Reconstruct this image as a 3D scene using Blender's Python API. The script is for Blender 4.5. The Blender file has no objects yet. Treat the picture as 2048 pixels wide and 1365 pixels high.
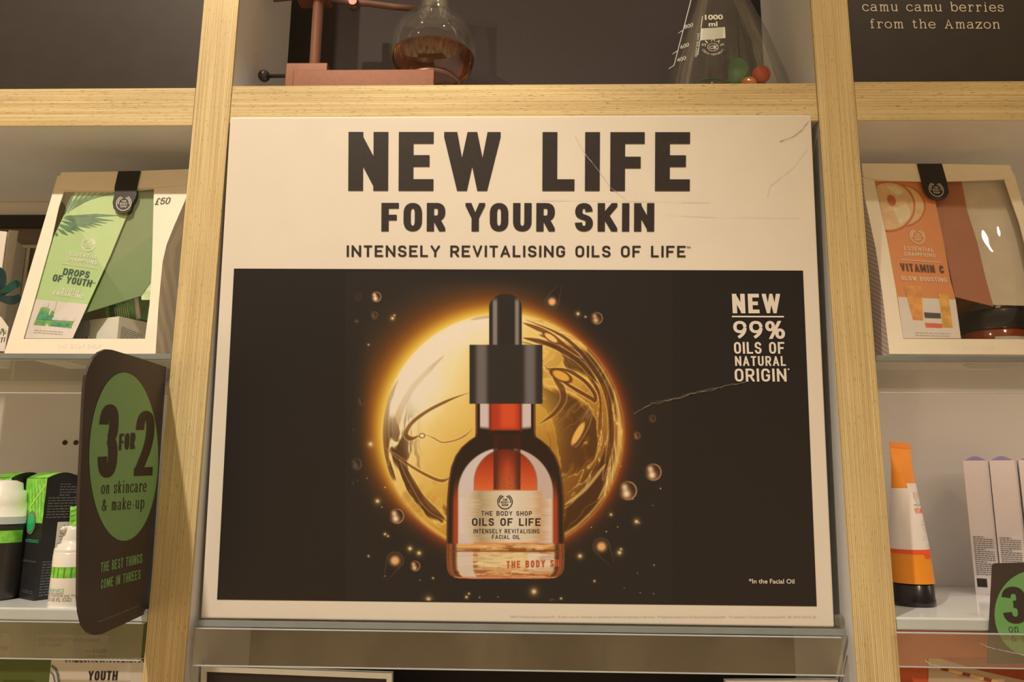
import bpy, bmesh, math, random
import numpy as np
from mathutils import Vector, Matrix
random.seed(7)
S = bpy.context.scene
COL = S.collection

# ------------------------------------------------------------------ camera
F, PITCH, YAW, ROLL, DIST = 1530.0, math.radians(10.447), math.radians(1.575), math.radians(-0.5224), 0.6912
cp, sp, cy_, sy_, cr, sr = math.cos(PITCH), math.sin(PITCH), math.cos(YAW), math.sin(YAW), math.cos(ROLL), math.sin(ROLL)
ROT = (Matrix(((cy_, -sy_, 0), (sy_, cy_, 0), (0, 0, 1))) @ Matrix(((1, 0, 0), (0, cp, -sp), (0, sp, cp)))
       @ Matrix(((cr, 0, sr), (0, 1, 0), (-sr, 0, cr))))
EYE = Vector((0, -DIST, 0))
cam = bpy.data.objects.new('camera', bpy.data.cameras.new('camera'))
COL.objects.link(cam)
cam.data.sensor_width = 36
cam.data.lens = F / 2048 * 36
cam.data.clip_start = 0.01
R_, F_, U_ = ROT @ Vector((1, 0, 0)), ROT @ Vector((0, 1, 0)), ROT @ Vector((0, 0, 1))
M4 = Matrix((R_, U_, -F_)).transposed().to_4x4()
M4.translation = EYE
cam.matrix_world = M4
S.camera = cam

# ------------------------------------------------------------------ light
WARM = (1.0, 0.825, 0.615)
S.view_settings.view_transform = 'Standard'
S.view_settings.look = 'None'
S.view_settings.exposure = 0.0
S.view_settings.gamma = 1.0
w = bpy.data.worlds.new('shop'); S.world = w; w.use_nodes = True
wn = w.node_tree; bg = wn.nodes['Background']
wt = wn.nodes.new('ShaderNodeTexCoord'); wm = wn.nodes.new('ShaderNodeMapping'); wx = wn.nodes.new('ShaderNodeTexNoise'); wr = wn.nodes.new('ShaderNodeValToRGB')
wm.inputs['Scale'].default_value = (5, 5, 1.2)
wx.inputs['Scale'].default_value = 1.6; wx.inputs['Detail'].default_value = 2
wr.color_ramp.elements[0].position = 0.35; wr.color_ramp.elements[0].color = (0.31, 0.19, 0.082, 1)
wr.color_ramp.elements[1].position = 0.68; wr.color_ramp.elements[1].color = (0.88, 0.55, 0.245, 1)
wn.links.new(wt.outputs['Generated'], wm.inputs[0]); wn.links.new(wm.outputs[0], wx.inputs['Vector'])
wn.links.new(wx.outputs[0], wr.inputs[0]); wn.links.new(wr.outputs[0], bg.inputs[0])
wz = wn.nodes.new('ShaderNodeSeparateXYZ'); wg = wn.nodes.new('ShaderNodeMapRange')     # the shop is brighter low down (lit counters and floor) than overhead
wg.inputs['From Min'].default_value = -0.7; wg.inputs['From Max'].default_value = 0.3; wg.inputs['To Min'].default_value = 2.45; wg.inputs['To Max'].default_value = 0.16
wn.links.new(wt.outputs['Generated'], wz.inputs[0]); wn.links.new(wz.outputs['Z'], wg.inputs[0]); wn.links.new(wg.outputs[0], bg.inputs[1])
def spot(name, loc, aim, energy, ang, rad, color=WARM):
    l = bpy.data.lights.new(name, 'SPOT'); l.energy = energy; l.spot_size = math.radians(ang); l.spot_blend = 0.6
    l.shadow_soft_size = rad; l.color = color
    o = bpy.data.objects.new(name, l); COL.objects.link(o); o.location = loc
    o.rotation_euler = (Vector(aim) - Vector(loc)).to_track_quat('-Z', 'Y').to_euler()
    return o
spot('ceiling_spot', (-0.78, -1.34, 1.95), (-0.42, 0.0, -0.66), 184, 50, 0.03)
spot('ceiling_spot', (1.0, -1.5, 1.95), (0.45, 0.0, -0.50), 34, 50, 0.065)
spot('far_spot', (-1.9, -3.0, 1.6), (-0.05, 0.1, 0.58), 430, 8, 0.03)
fill_light = bpy.data.lights.new('bay_fill', 'AREA'); fill_light.shape = 'RECTANGLE'; fill_light.size = 0.5; fill_light.size_y = 0.012; fill_light.energy = 0.26; fill_light.color = (1.0, 0.74, 0.56)  # unseen area light added under the clear shelf to brighten the right lower bay
lo = bpy.data.objects.new('bay_fill', fill_light); COL.objects.link(lo); lo.location = (0.60, 0.03, 0.105); lo.rotation_euler = (math.radians(25), 0, 0)

# ------------------------------------------------------------------ colour
def lin(c):
    c = np.asarray(c, float) / 255.0
    return np.where(c <= 0.04045, c / 12.92, ((c + 0.055) / 1.055) ** 2.4)
WREF = lin((228, 206, 174))
def alb(c, k=0.82):          # printed or painted colour as seen under the shop lamps -> reflectance
    return np.clip(lin(c) / WREF * k, 0, 0.95)

MATS = {}
def mat(name, rgb=(0.8, 0.8, 0.8), rough=0.5, metal=0.0, spec=0.5, noise=0.0, nscale=60, bump=0.0, trans=0.0, ior=1.45, coat=0.0, raw=False):
    if name in MATS: return MATS[name]
    m = bpy.data.materials.new(name); m.use_nodes = True
    nt = m.node_tree; b = nt.nodes['Principled BSDF']
    c = list(rgb if raw else alb(rgb)) + [1]
    b.inputs['Base Color'].default_value = c
    b.inputs['Roughness'].default_value = rough; b.inputs['Metallic'].default_value = metal
    b.inputs['Specular IOR Level'].default_value = spec; b.inputs['Transmission Weight'].default_value = trans
    b.inputs['IOR'].default_value = ior; b.inputs['Coat Weight'].default_value = coat
    tc = nt.nodes.new('ShaderNodeTexCoord'); nz = nt.nodes.new('ShaderNodeTexNoise')
    nz.inputs['Scale'].default_value = nscale; nz.inputs['Detail'].default_value = 4
    nt.links.new(tc.outputs['Object'], nz.inputs['Vector'])
    if noise:
        rp = nt.nodes.new('ShaderNodeValToRGB')
        rp.color_ramp.elements[0].position = 0.3; rp.color_ramp.elements[1].position = 0.7
        rp.color_ramp.elements[0].color = [x * (1 - noise) for x in c[:3]] + [1]
        rp.color_ramp.elements[1].color = [min(1, x * (1 + noise)) for x in c[:3]] + [1]
        nt.links.new(nz.outputs[0], rp.inputs[0]); nt.links.new(rp.outputs[0], b.inputs['Base Color'])
    if bump:
        bp = nt.nodes.new('ShaderNodeBump'); bp.inputs['Strength'].default_value = bump; bp.inputs['Distance'].default_value = 0.001
        nt.links.new(nz.outputs[0], bp.inputs['Height']); nt.links.new(bp.outputs[0], b.inputs['Normal'])
    MATS[name] = m
    return m

def ply(name, along):        # edge of laminated plywood: fine lines along one axis with dark flecks
    m = bpy.data.materials.new(name); m.use_nodes = True
    nt = m.node_tree; b = nt.nodes['Principled BSDF']; L = nt.links.new
    tc = nt.nodes.new('ShaderNodeTexCoord')
    def nz(sc, scale, det):
        mp = nt.nodes.new('ShaderNodeMapping'); mp.inputs['Scale'].default_value = sc
        n = nt.nodes.new('ShaderNodeTexNoise'); n.inputs['Scale'].default_value = scale; n.inputs['Detail'].default_value = det
        L(tc.outputs['Object'], mp.inputs[0]); L(mp.outputs[0], n.inputs['Vector']); return n
    def ramp(n, stops):
        r = nt.nodes.new('ShaderNodeValToRGB')
        while len(r.color_ramp.elements) < len(stops): r.color_ramp.elements.new(0.5)
        for e, (p, c) in zip(r.color_ramp.elements, stops): e.position = p; e.color = list(c) + [1]
        L(n.outputs[0], r.inputs[0]); return r
    v = along == 'z'
    A = nz((1, 1, 0.004) if v else (0.004, 1, 1), 900, 1.0)
    B = nz((1, 1, 0.10) if v else (0.10, 1, 1), 1500, 1)
    Cn = nz((1, 1, 0.15) if v else (0.15, 1, 1), 60, 2)
    dk, md, lt = alb((206, 168, 106)), alb((218, 182, 120)), alb((230, 197, 136))
    r1 = ramp(A, [(0.36, dk), (0.5, md), (0.64, lt)])
    r2 = ramp(B, [(0.26, (0.52, 0.45, 0.37)), (0.36, (1, 1, 1))])
    r3 = ramp(Cn, [(0.3, (0.9, 0.9, 0.9)), (0.7, (1.05, 1.05, 1.05))])
    wv = nt.nodes.new('ShaderNodeTexWave'); wv.bands_direction = 'X' if v else 'Z'; wv.inputs['Scale'].default_value = 205; wv.inputs['Distortion'].default_value = 2.2; wv.inputs['Detail'].default_value = 2; wv.inputs['Detail Scale'].default_value = .6
    wmp = nt.nodes.new('ShaderNodeMapping'); wmp.inputs['Scale'].default_value = (1, 1, 0.02) if v else (0.02, 1, 1)
    L(tc.outputs['Object'], wmp.inputs[0]); L(wmp.outputs[0], wv.inputs['Vector'])
    r4 = ramp(wv, [(0.15, (0.80, 0.77, 0.72)), (0.55, (1.0, 1.0, 1.0)), (0.9, (1.06, 1.06, 1.05))])
    m0 = nt.nodes.new('ShaderNodeMix'); m0.data_type = 'RGBA'; m0.blend_type = 'MULTIPLY'; m0.inputs['Factor'].default_value = 1
    L(r1.outputs[0], m0.inputs[6]); L(r4.outputs[0], m0.inputs[7])
    m1 = nt.nodes.new('ShaderNodeMix'); m1.data_type = 'RGBA'; m1.blend_type = 'MULTIPLY'; m1.inputs['Factor'].default_value = 1
    m2 = nt.nodes.new('ShaderNodeMix'); m2.data_type = 'RGBA'; m2.blend_type = 'MULTIPLY'; m2.inputs['Factor'].default_value = 1
    L(m0.outputs[2], m1.inputs[6]); L(r2.outputs[0], m1.inputs[7]); L(m1.outputs[2], m2.inputs[6]); L(r3.outputs[0], m2.inputs[7])
    L(m2.outputs[2], b.inputs['Base Color'])
    b.inputs['Roughness'].default_value = 0.5; b.inputs['Specular IOR Level'].default_value = 0.3
    MATS[name] = m; return m
PLY_V, PLY_H = ply('ply_edge_upright', 'z'), ply('ply_edge_level', 'x')

def clear(name, tint=(1, 1, 1), gloss=0.08, rough=0.02, haze=0.0, hazecol=(0.6, 0.55, 0.5), bump=0.0, bscale=25, fres=.3):   # thin clear sheet: lets light through, mirrors at grazing angles
    m = bpy.data.materials.new(name); m.use_nodes = True
    nt = m.node_tree; L = nt.links.new; nt.nodes.remove(nt.nodes['Principled BSDF'])
    out = nt.nodes['Material Output']
    t = nt.nodes.new('ShaderNodeBsdfTransparent'); t.inputs[0].default_value = list(tint) + [1]
    g = nt.nodes.new('ShaderNodeBsdfGlossy'); g.inputs['Roughness'].default_value = rough; g.inputs[0].default_value = (1, 1, 1, 1)
    fr = nt.nodes.new('ShaderNodeLayerWeight'); fr.inputs[0].default_value = 0.35
    mul = nt.nodes.new('ShaderNodeMath'); mul.operation = 'MULTIPLY_ADD'; mul.inputs[1].default_value = fres; mul.inputs[2].default_value = gloss
    L(fr.outputs['Fresnel'], mul.inputs[0])
    mx = nt.nodes.new('ShaderNodeMixShader'); L(mul.outputs[0], mx.inputs[0]); L(t.outputs[0], mx.inputs[1]); L(g.outputs[0], mx.inputs[2])
    last = mx
    if haze:
        d = nt.nodes.new('ShaderNodeBsdfDiffuse'); d.inputs[0].default_value = list(hazecol) + [1]
        m2 = nt.nodes.new('ShaderNodeMixShader'); m2.inputs[0].default_value = haze
        L(mx.outputs[0], m2.inputs[1]); L(d.outputs[0], m2.inputs[2]); last = m2
    if bump:
        tc = nt.nodes.new('ShaderNodeTexCoord'); nz = nt.nodes.new('ShaderNodeTexNoise'); nz.inputs['Scale'].default_value = bscale
        bp = nt.nodes.new('ShaderNodeBump'); bp.inputs['Strength'].default_value = bump; bp.inputs['Distance'].default_value = 0.004
        L(tc.outputs['Object'], nz.inputs['Vector']); L(nz.outputs[0], bp.inputs['Height']); L(bp.outputs[0], g.inputs['Normal'])
    L(last.outputs[0], out.inputs[0]); MATS[name] = m; return m

# ------------------------------------------------------------------ meshes
class MB:
    def __init__(s): s.v = []; s.f = []; s.smooth = []
    def add(s, vs, fs, smooth=False):
        o = len(s.v); s.v += [tuple(v) for v in vs]; s.f += [tuple(i + o for i in f) for f in fs]; s.smooth += [smooth] * len(fs); return s
    def bm(s, bm, smooth=False):
        bm.verts.ensure_lookup_table(); bm.verts.index_update()
        s.add([v.co[:] for v in bm.verts], [[v.index for v in f.verts] for f in bm.faces], smooth); bm.free(); return s
    def box(s, x0, x1, y0, y1, z0, z1, bev=0.0, rot=None, seg=2):
        bm = bmesh.new(); bmesh.ops.create_cube(bm, size=1)
        c = Vector(((x0 + x1) / 2, (y0 + y1) / 2, (z0 + z1) / 2))
        for v in bm.verts: v.co = Vector((v.co.x * (x1 - x0), v.co.y * (y1 - y0), v.co.z * (z1 - z0)))
        if bev: bmesh.ops.bevel(bm, geom=bm.edges[:], offset=bev, segments=seg, profile=0.5, affect='EDGES')
        R = Matrix.Rotation(rot, 3, 'Z') if rot else Matrix.Identity(3)
        for v in bm.verts: v.co = R @ v.co + c
        return s.bm(bm)
    def poly(s, pts): return s.add(pts, [range(len(pts))])
    def prism(s, pts, vec):
        n = len(pts); vec = Vector(vec); b = [Vector(p) + vec for p in pts]
        return s.add(list(pts) + b, [tuple(range(n)), tuple(range(2 * n - 1, n - 1, -1))] + [(i, n + i, n + (i + 1) % n, (i + 1) % n) for i in range(n)])
    def lathe(s, prof, c, n=48, ax=None, cap=True, squash=1.0, smooth=True):
        c = Vector(c); vs = []; fs = []
        Rm = Vector((0, 0, 1)).rotation_difference(Vector(ax)).to_matrix() if ax else Matrix.Identity(3)
        for r, z in prof:
            for i in range(n):
                a = 2 * math.pi * i / n; vs.append(c + Rm @ Vector((r * math.cos(a), r * math.sin(a) * squash, z)))
        for k in range(len(prof) - 1):
            for i in range(n):
                j = (i + 1) % n; fs.append((k * n + i, k * n + j, (k + 1) * n + j, (k + 1) * n + i))
        s.add(vs, fs, smooth)
        if cap:
            o = len(s.v) - len(vs)
            for k in (0, len(prof) - 1):
                if prof[k][0] > 1e-5: s.f.append(tuple(o + k * n + i for i in range(n))); s.smooth.append(False)
        return s
    def tube(s, pts, r, n=12, r2=None):
        pts = [Vector(p) for p in pts]; vs = []; fs = []
        for k, p in enumerate(pts):
            t = (pts[min(k + 1, len(pts) - 1)] - pts[max(k - 1, 0)]).normalized()
            a = t.orthogonal().normalized() if k == 0 else (a - t * a.dot(t)).normalized()
            b = t.cross(a); rr = r if r2 is None else r + (r2 - r) * k / (len(pts) - 1)
            for i in range(n):
                q = 2 * math.pi * i / n; vs.append(p + a * rr * math.cos(q) + b * rr * math.sin(q))
        for k in range(len(pts) - 1):
            for i in range(n):
                j = (i + 1) % n; fs.append((k * n + i, k * n + j, (k + 1) * n + j, (k + 1) * n + i))
        s.add(vs, fs, True)
        o = len(s.v) - len(vs); s.f.append(tuple(o + i for i in range(n))); s.f.append(tuple(o + len(vs) - n + i for i in range(n))); s.smooth += [False, False]
        return s
    def sphere(s, c, r, sz=1.0, n=24):
        bm = bmesh.new(); bmesh.ops.create_uvsphere(bm, u_segments=n, v_segments=n // 2, radius=r)
        for v in bm.verts: v.co = Vector((v.co.x, v.co.y, v.co.z * sz)) + Vector(c)
        return s.bm(bm, True)

BASE = {}
def tag(o, label, cat=None, group=None, kind=None):
    if label: o['label'] = label
    if cat: o['category'] = cat
    if group: o['group'] = group
    if kind: o['kind'] = kind
    return o
def thing(name, loc, label, cat, group=None):
    o = bpy.data.objects.new(name, None); COL.objects.link(o); o.location = loc; o.empty_display_size = 0.02
    BASE[o] = Vector(loc); return tag(o, label, cat, group)
def obj(name, mb, m, parent=None, label=None, cat=None, group=None, kind=None, loc=None):
    me = bpy.data.meshes.new(name)
    b = BASE[parent] if parent else Vector(loc or (0, 0, 0))
    V = np.array([tuple(v) for v in mb.v], float).reshape(-1, 3) - np.array(b[:])
    me.from_pydata(V.tolist(), [], mb.f)
    me.polygons.foreach_set('use_smooth', mb.smooth)
    me.materials.append(m)
    o = bpy.data.objects.new(name, me); COL.objects.link(o)
    if parent: o.parent = parent; BASE[o] = b
    else: o.location = b; BASE[o] = b
    return tag(o, label, cat, group, kind)

# ------------------------------------------------------------------ planes the print lies on
def ray(px, py):
    return ROT @ Vector(((px - 1024) / F, 1, -(py - 682.5) / F))
def at(px, py, Y):
    d = ray(px, py); return EYE + d * ((DIST + Y) / d.y)
def atz(px, py, Z):
    d = ray(px, py); return EYE + d * ((Z - EYE.z) / d.z)
class Plane:
    def __init__(s, o, n): s.o = Vector(o); s.n = Vector(n).normalized()
    def __call__(s, px, py, off=0.0):
        d = ray(px, py); p = EYE + d * ((s.o + s.n * off - EYE).dot(s.n) / d.dot(s.n)); return p
def plane3(a, b, c):
    n = (b - a).cross(c - a)
    if n.dot(EYE - a) < 0: n = -n
    return Plane(a, n)
def slab(P, pts, t, off=0.0):      # card of thickness t whose face is the outline pts on plane P
    q = [P(x, y, off) for x, y in pts]
    return MB().prism(q, -P.n * t)
def patch(P, polys, off=0.0004):
    m = MB()
    for i, p in enumerate(polys): m.poly([P(x, y, off + (i % 24) * 3e-6) for x, y in p])
    return m

# ------------------------------------------------------------------ lettering (own stroke letters)
SANS = {
'A': (.72, "*M0 0L.5 1L1 0", "M.2 .27L.8 .27"), 'B': (.66, "M0 0L0 1L.6 1C.88 1 .95 .9 .95 .76C.95 .62 .85 .53 .6 .53L0 .53", "M0 .53L.6 .53C.9 .53 1 .42 1 .27C1 .1 .9 0 .6 0L0 0L0 .3"),
'C': (.64, "M1 .68C1 .9 .82 1 .5 1C.18 1 0 .9 0 .68L0 .32C0 .1 .18 0 .5 0C.82 0 1 .1 1 .32"), 'D': (.66, "M0 .5L0 1L.45 1C.85 1 1 .88 1 .65L1 .35C1 .12 .85 0 .45 0L0 0L0 .5"),
'E': (.63, "+M1 1L0 1L0 0L1 0", "+M0 .51L.8 .51"), 'F': (.62, "+M1 1L0 1L0 0", "+M0 .48L.8 .48"),
'G': (.66, "M1 .7C1 .9 .82 1 .5 1C.18 1 0 .9 0 .68L0 .32C0 .1 .18 0 .5 0C.82 0 1 .1 1 .32L1 .47L.55 .47"), 'H': (.68, "+M0 0L0 1", "+M1 0L1 1", "M0 .52L1 .52"),
'I': (0, "+M.5 0L.5 1"), 'J': (.5, "+M1 1L1 .3C1 .1 .82 0 .5 0C.2 0 0 .1 0 .26"), 'K': (.7, "+M0 0L0 1", "*M1 1L0 .36", "*M.33 .6L1 0"),
'L': (.58, "+M0 1L0 0L1 0"), 'M': (.86, "+M0 0L0 1", "+M1 0L1 1", "*M0 1L.5 .3L1 1"), 'N': (.72, "+M0 0L0 1", "+M1 0L1 1", "*M0 1L1 0"),
'O': (.66, "M0 .5L0 .66C0 .88 .18 1 .5 1C.82 1 1 .88 1 .66L1 .34C1 .12 .82 0 .5 0C.18 0 0 .12 0 .34L0 .5"), 'P': (.64, "+M0 0L0 1L.55 1C.88 1 1 .9 1 .72C1 .52 .88 .42 .55 .42L0 .42"),
'Q': (.66, "M0 .5L0 .66C0 .88 .18 1 .5 1C.82 1 1 .88 1 .66L1 .34C1 .12 .82 0 .5 0C.18 0 0 .12 0 .34L0 .5", "*M.6 .25L1 0"), 'R': (.66, "+M0 0L0 1L.55 1C.88 1 1 .9 1 .73C1 .55 .88 .45 .55 .45L0 .45", "*M.5 .45L1 0"),
'S': (.64, "M.98 .74C.95 .92 .8 1 .5 1C.18 1 .02 .9 .02 .74C.02 .6 .15 .55 .5 .5C.88 .45 1 .38 1 .25C1 .08 .82 0 .5 0C.18 0 0 .1 0 .27"), 'T': (.62, "+M0 1L1 1", "+M.5 1L.5 0"),
'U': (.66, "+M0 1L0 .32C0 .1 .18 0 .5 0C.82 0 1 .1 1 .32L1 1"), 'V': (.7, "*M0 1L.5 0L1 1"), 'W': (1.02, "*M0 1L.26 0L.5 1L.74 0L1 1"),
'X': (.68, "*M0 0L1 1", "*M0 1L1 0"), 'Y': (.7, "*M0 1L.5 .42L1 1", "+M.5 .46L.5 0"), 'Z': (.62, "+M0 1L1 1", "*M1 1L0 0", "+M0 0L1 0"),
'0': (.6, "M0 .5L0 .66C0 .88 .18 1 .5 1C.82 1 1 .88 1 .66L1 .34C1 .12 .82 0 .5 0C.18 0 0 .12 0 .34L0 .5"), '1': (.36, "+M1 0L1 1", "*M1 1L0 .72"),
'2': (.62, "M0 .74C.02 .92 .2 1 .5 1C.85 1 1 .9 1 .74C1 .6 .9 .52 .7 .36L0 0", "+M0 0L1 0"), '3': (.62, "M0 .76C.04 .92 .2 1 .5 1C.85 1 .98 .9 .98 .76C.98 .6 .85 .53 .45 .53", "M.45 .53C.88 .53 1 .42 1 .27C1 .1 .85 0 .5 0C.2 0 .02 .1 0 .26"),
'5': (.6, "+M.92 1L.08 1L.02 .5C.2 .6 .4 .62 .55 .62C.85 .6 1 .48 1 .3C1 .1 .82 0 .5 0C.2 0 .04 .1 0 .22"), '6': (.62, "M0 .32C0 .1 .2 0 .5 0C.8 0 1 .1 1 .32C1 .52 .8 .62 .5 .62C.2 .62 0 .52 0 .32", "*M.05 .48L.55 1"),
'7': (.6, "+M0 1L1 1", "*M1 1L.3 0"), '8': (.62, "M.5 .53C.15 .53 .04 .64 .04 .77C.04 .92 .2 1 .5 1C.8 1 .96 .92 .96 .77C.96 .64 .85 .53 .5 .53C.15 .53 0 .42 0 .27C0 .1 .15 0 .5 0C.85 0 1 .1 1 .27C1 .42 .85 .53 .5 .53"),
'9': (.66, "M1 .68C1 .9 .8 1 .5 1C.2 1 0 .9 0 .68C0 .48 .2 .38 .5 .38C.8 .38 1 .48 1 .68C1 .42 .85 .2 .3 0"), '4': (.62, "+M.78 0L.78 1", "*M.78 1L0 .25", "+M0 .25L1 .25"),
'%': (.96, "*M.25 0L.75 1", "M.2 .5C.08 .5 0 .6 0 .75C0 .9 .08 1 .2 1C.32 1 .4 .9 .4 .75C.4 .6 .32 .5 .2 .5", "M.8 0C.68 0 .6 .1 .6 .25C.6 .4 .68 .5 .8 .5C.92 .5 1 .4 1 .25C1 .1 .92 0 .8 0"),
'.': (0, "+M.5 0L.5 .04"), '£': (.6, "M1 .78C.95 .95 .8 1 .62 1C.35 1 .25 .85 .28 .65C.32 .4 .35 .2 .05 0L1 0", "M.05 .45L.7 .45"), ' ': (.38,),
}
SLAB = {
'c': (.95, "M.95 .72C.9 .95 .75 1 .55 1C.2 1 0 .8 0 .5C0 .2 .2 0 .55 0C.8 0 .95 .12 1 .25"), 'a': (1.0, "M.1 .78C.15 .95 .3 1 .45 1C.7 1 .8 .88 .8 .7L.8 .15C.8 0 .9 0 1 .05", "M.8 .58C.6 .6 0 .6 0 .28C0 .08 .15 0 .35 0C.6 0 .8 .15 .8 .35"),
'm': (1.4, "M.02 1L.15 1L.15 0", "M.02 0L.28 0", "M.15 .65C.2 .9 .35 1 .4 1C.5 1 .52 .85 .52 .7L.52 0", "M.42 0L.64 0", "M.52 .65C.57 .9 .7 1 .76 1C.86 1 .88 .85 .88 .7L.88 0", "M.76 0L1 0"),
'u': (1.05, "M0 1L.17 1L.17 .3C.17 .1 .28 0 .45 0C.65 0 .85 .15 .85 .4", "M.7 1L.85 1L.85 0L1 0"), 'b': (1.05, "M0 1.45L.15 1.45L.15 0", "M.15 .6C.2 .85 .4 1 .6 1C.85 1 1 .8 1 .5C1 .2 .85 0 .6 0C.4 0 .2 .15 .15 .35"),
'e': (.98, "M.02 .52L.98 .52C1 .8 .8 1 .52 1C.2 1 0 .8 0 .5C0 .2 .2 0 .55 0C.8 0 .93 .1 .98 .22"), 'r': (.9, "M.02 1L.28 1L.28 0", "M0 0L.6 0", "M.28 .55C.35 .85 .55 1 .72 1C.88 1 .97 .92 .95 .76"),
'i': (.6, "M.1 1L.5 1L.5 0", "M.05 0L.95 0", "M.5 1.27L.5 1.45"), 's': (.85, "M.9 .7L.9 1", "M.9 .8C.85 .95 .7 1 .5 1C.2 1 .05 .9 .05 .76C.05 .6 .2 .55 .5 .52C.85 .47 .98 .4 .98 .26C.98 .08 .8 0 .5 0C.25 0 .08 .08 .04 .24", "M.04 0L.04 .32"),
'f': (.75, "M.95 1.3C.9 1.45 .8 1.47 .65 1.45C.45 1.42 .4 1.3 .4 1.1L.4 0", "M.08 0L.8 0", "M.05 1L.8 1"), 'o': (.98, "M0 .5C0 .8 .2 1 .5 1C.8 1 1 .8 1 .5C1 .2 .8 0 .5 0C.2 0 0 .2 0 .5"),
'n': (1.08, "M.03 1L.18 1L.18 0", "M.0 0L.36 0", "M.18 .6C.25 .9 .42 1 .58 1C.75 1 .82 .88 .82 .68L.82 0", "M.66 0L1 0"), 't': (.75, "M.35 1.35L.35 .25C.35 .05 .5 0 .62 0C.8 0 .9 .08 .95 .2", "M.02 1L.85 1"),
'h': (1.08, "M.03 1.45L.18 1.45L.18 0", "M.0 0L.36 0", "M.18 .6C.25 .9 .42 1 .58 1C.75 1 .82 .88 .82 .68L.82 0", "M.66 0L1 0"), 'A': (1.3, "M.15 0L.5 1.38L.85 0", "M.28 .48L.72 .48", "M0 0L.3 0", "M.68 0L1 0"),
'z': (.9, "M.05 .75L.05 1L.95 1L.05 0L.95 0L.95 .25"), 'k': (1.05, "M.02 1.45L.17 1.45L.17 0", "M0 0L.36 0", "M.82 1L.2 .4", "M.4 .58L.85 0", "M.62 1L1 1", "M.66 0L1 0"),
'p': (1.05, "M0 1L.15 1L.15 -.42", "M0 -.42L.4 -.42", "M.15 .6C.2 .85 .4 1 .6 1C.85 1 1 .8 1 .5C1 .2 .85 0 .6 0C.4 0 .2 .15 .15 .35"), '-': (.7, "M.1 .45L.9 .45"),
'&': (1.2, "M.95 .62C.85 .2 .65 0 .38 0C.15 0 0 .15 0 .35C0 .75 .62 .75 .62 1.1C.62 1.28 .5 1.35 .4 1.35C.28 1.35 .18 1.25 .18 1.1C.18 .85 .8 .3 1 0", "M.8 .62L1.1 .62"), ' ': (.75,),
}
def parse(d):
    fl = d[0] if d[0] in '+*' else ''
    d = d[len(fl):]; out = []; i = 0; cmd = None; nums = []
    import re
    for c, args in re.findall(r'([MLC])([^MLC]*)', d):
        v = [float(t) for t in args.split()]
        if c in 'ML': out.append((v[0], v[1], c == 'L'))
        else:
            p0 = out[-1]; p = [(p0[0], p0[1])] + [(v[k], v[k + 1]) for k in (0, 2, 4)]
            for s in range(1, 11):
                t = s / 10; a = [(1 - t) ** 3, 3 * t * (1 - t) ** 2, 3 * t * t * (1 - t), t ** 3]
                out.append((sum(a[k] * p[k][0] for k in range(4)), sum(a[k] * p[k][1] for k in range(4)), False))
    return fl, [(x, y) for x, y, _ in out]
def clip(poly, ax, lim, keep_less):
    out = []; n = len(poly)
    for i in range(n):
        a, b = poly[i], poly[(i + 1) % n]
        ia = (a[ax] <= lim) == keep_less or a[ax] == lim; ib = (b[ax] <= lim) == keep_less or b[ax] == lim
        if ia: out.append(a)
        if ia != ib:
            t = (lim - a[ax]) / (b[ax] - a[ax]); out.append((a[0] + t * (b[0] - a[0]), a[1] + t * (b[1] - a[1])))
    return out
def stroke(pts, wx, wy, ext=0.0, e0=True, e1=True, kmin=0.35):
    n = len(pts); L = []; R = []
    pts = [p for i, p in enumerate(pts) if i == 0 or math.dist(p, pts[i - 1]) > 1e-6]; n = len(pts)
    closed = math.dist(pts[0], pts[-1]) < 1e-6
    if ext and not closed:
        def push(a, b):
            d = math.dist(a, b); ux, uy = (a[0] - b[0]) / d, (a[1] - b[1]) / d
            e = ext * (abs(ux) * wx + abs(uy) * wy); return (a[0] + ux * e, a[1] + uy * e)
        a0, a1 = push(pts[0], pts[1]), push(pts[-1], pts[-2])
        if e0: pts[0] = a0
        if e1: pts[-1] = a1
    def nrm(a, b):
        dx, dy = b[0] - a[0], b[1] - a[1]; d = math.hypot(dx, dy) or 1; return (-dy / d, dx / d)
    for i in range(n):
        if closed and i in (0, n - 1): na, nb = nrm(pts[-2], pts[-1]), nrm(pts[0], pts[1])
        else: na = nrm(pts[i - 1], pts[i]) if i else nrm(pts[0], pts[1]); nb = nrm(pts[i], pts[i + 1]) if i < n - 1 else na
        m = (na[0] + nb[0], na[1] + nb[1]); k = m[0] * na[0] + m[1] * na[1]; k = max(k, kmin)
        ox, oy = m[0] / k * wx / 2, m[1] / k * wy / 2
        L.append((pts[i][0] + ox, pts[i][1] + oy)); R.append((pts[i][0] - ox, pts[i][1] - oy))
    return [[L[i], R[i], R[i + 1], L[i + 1]] for i in range(n - 1)]
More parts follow.
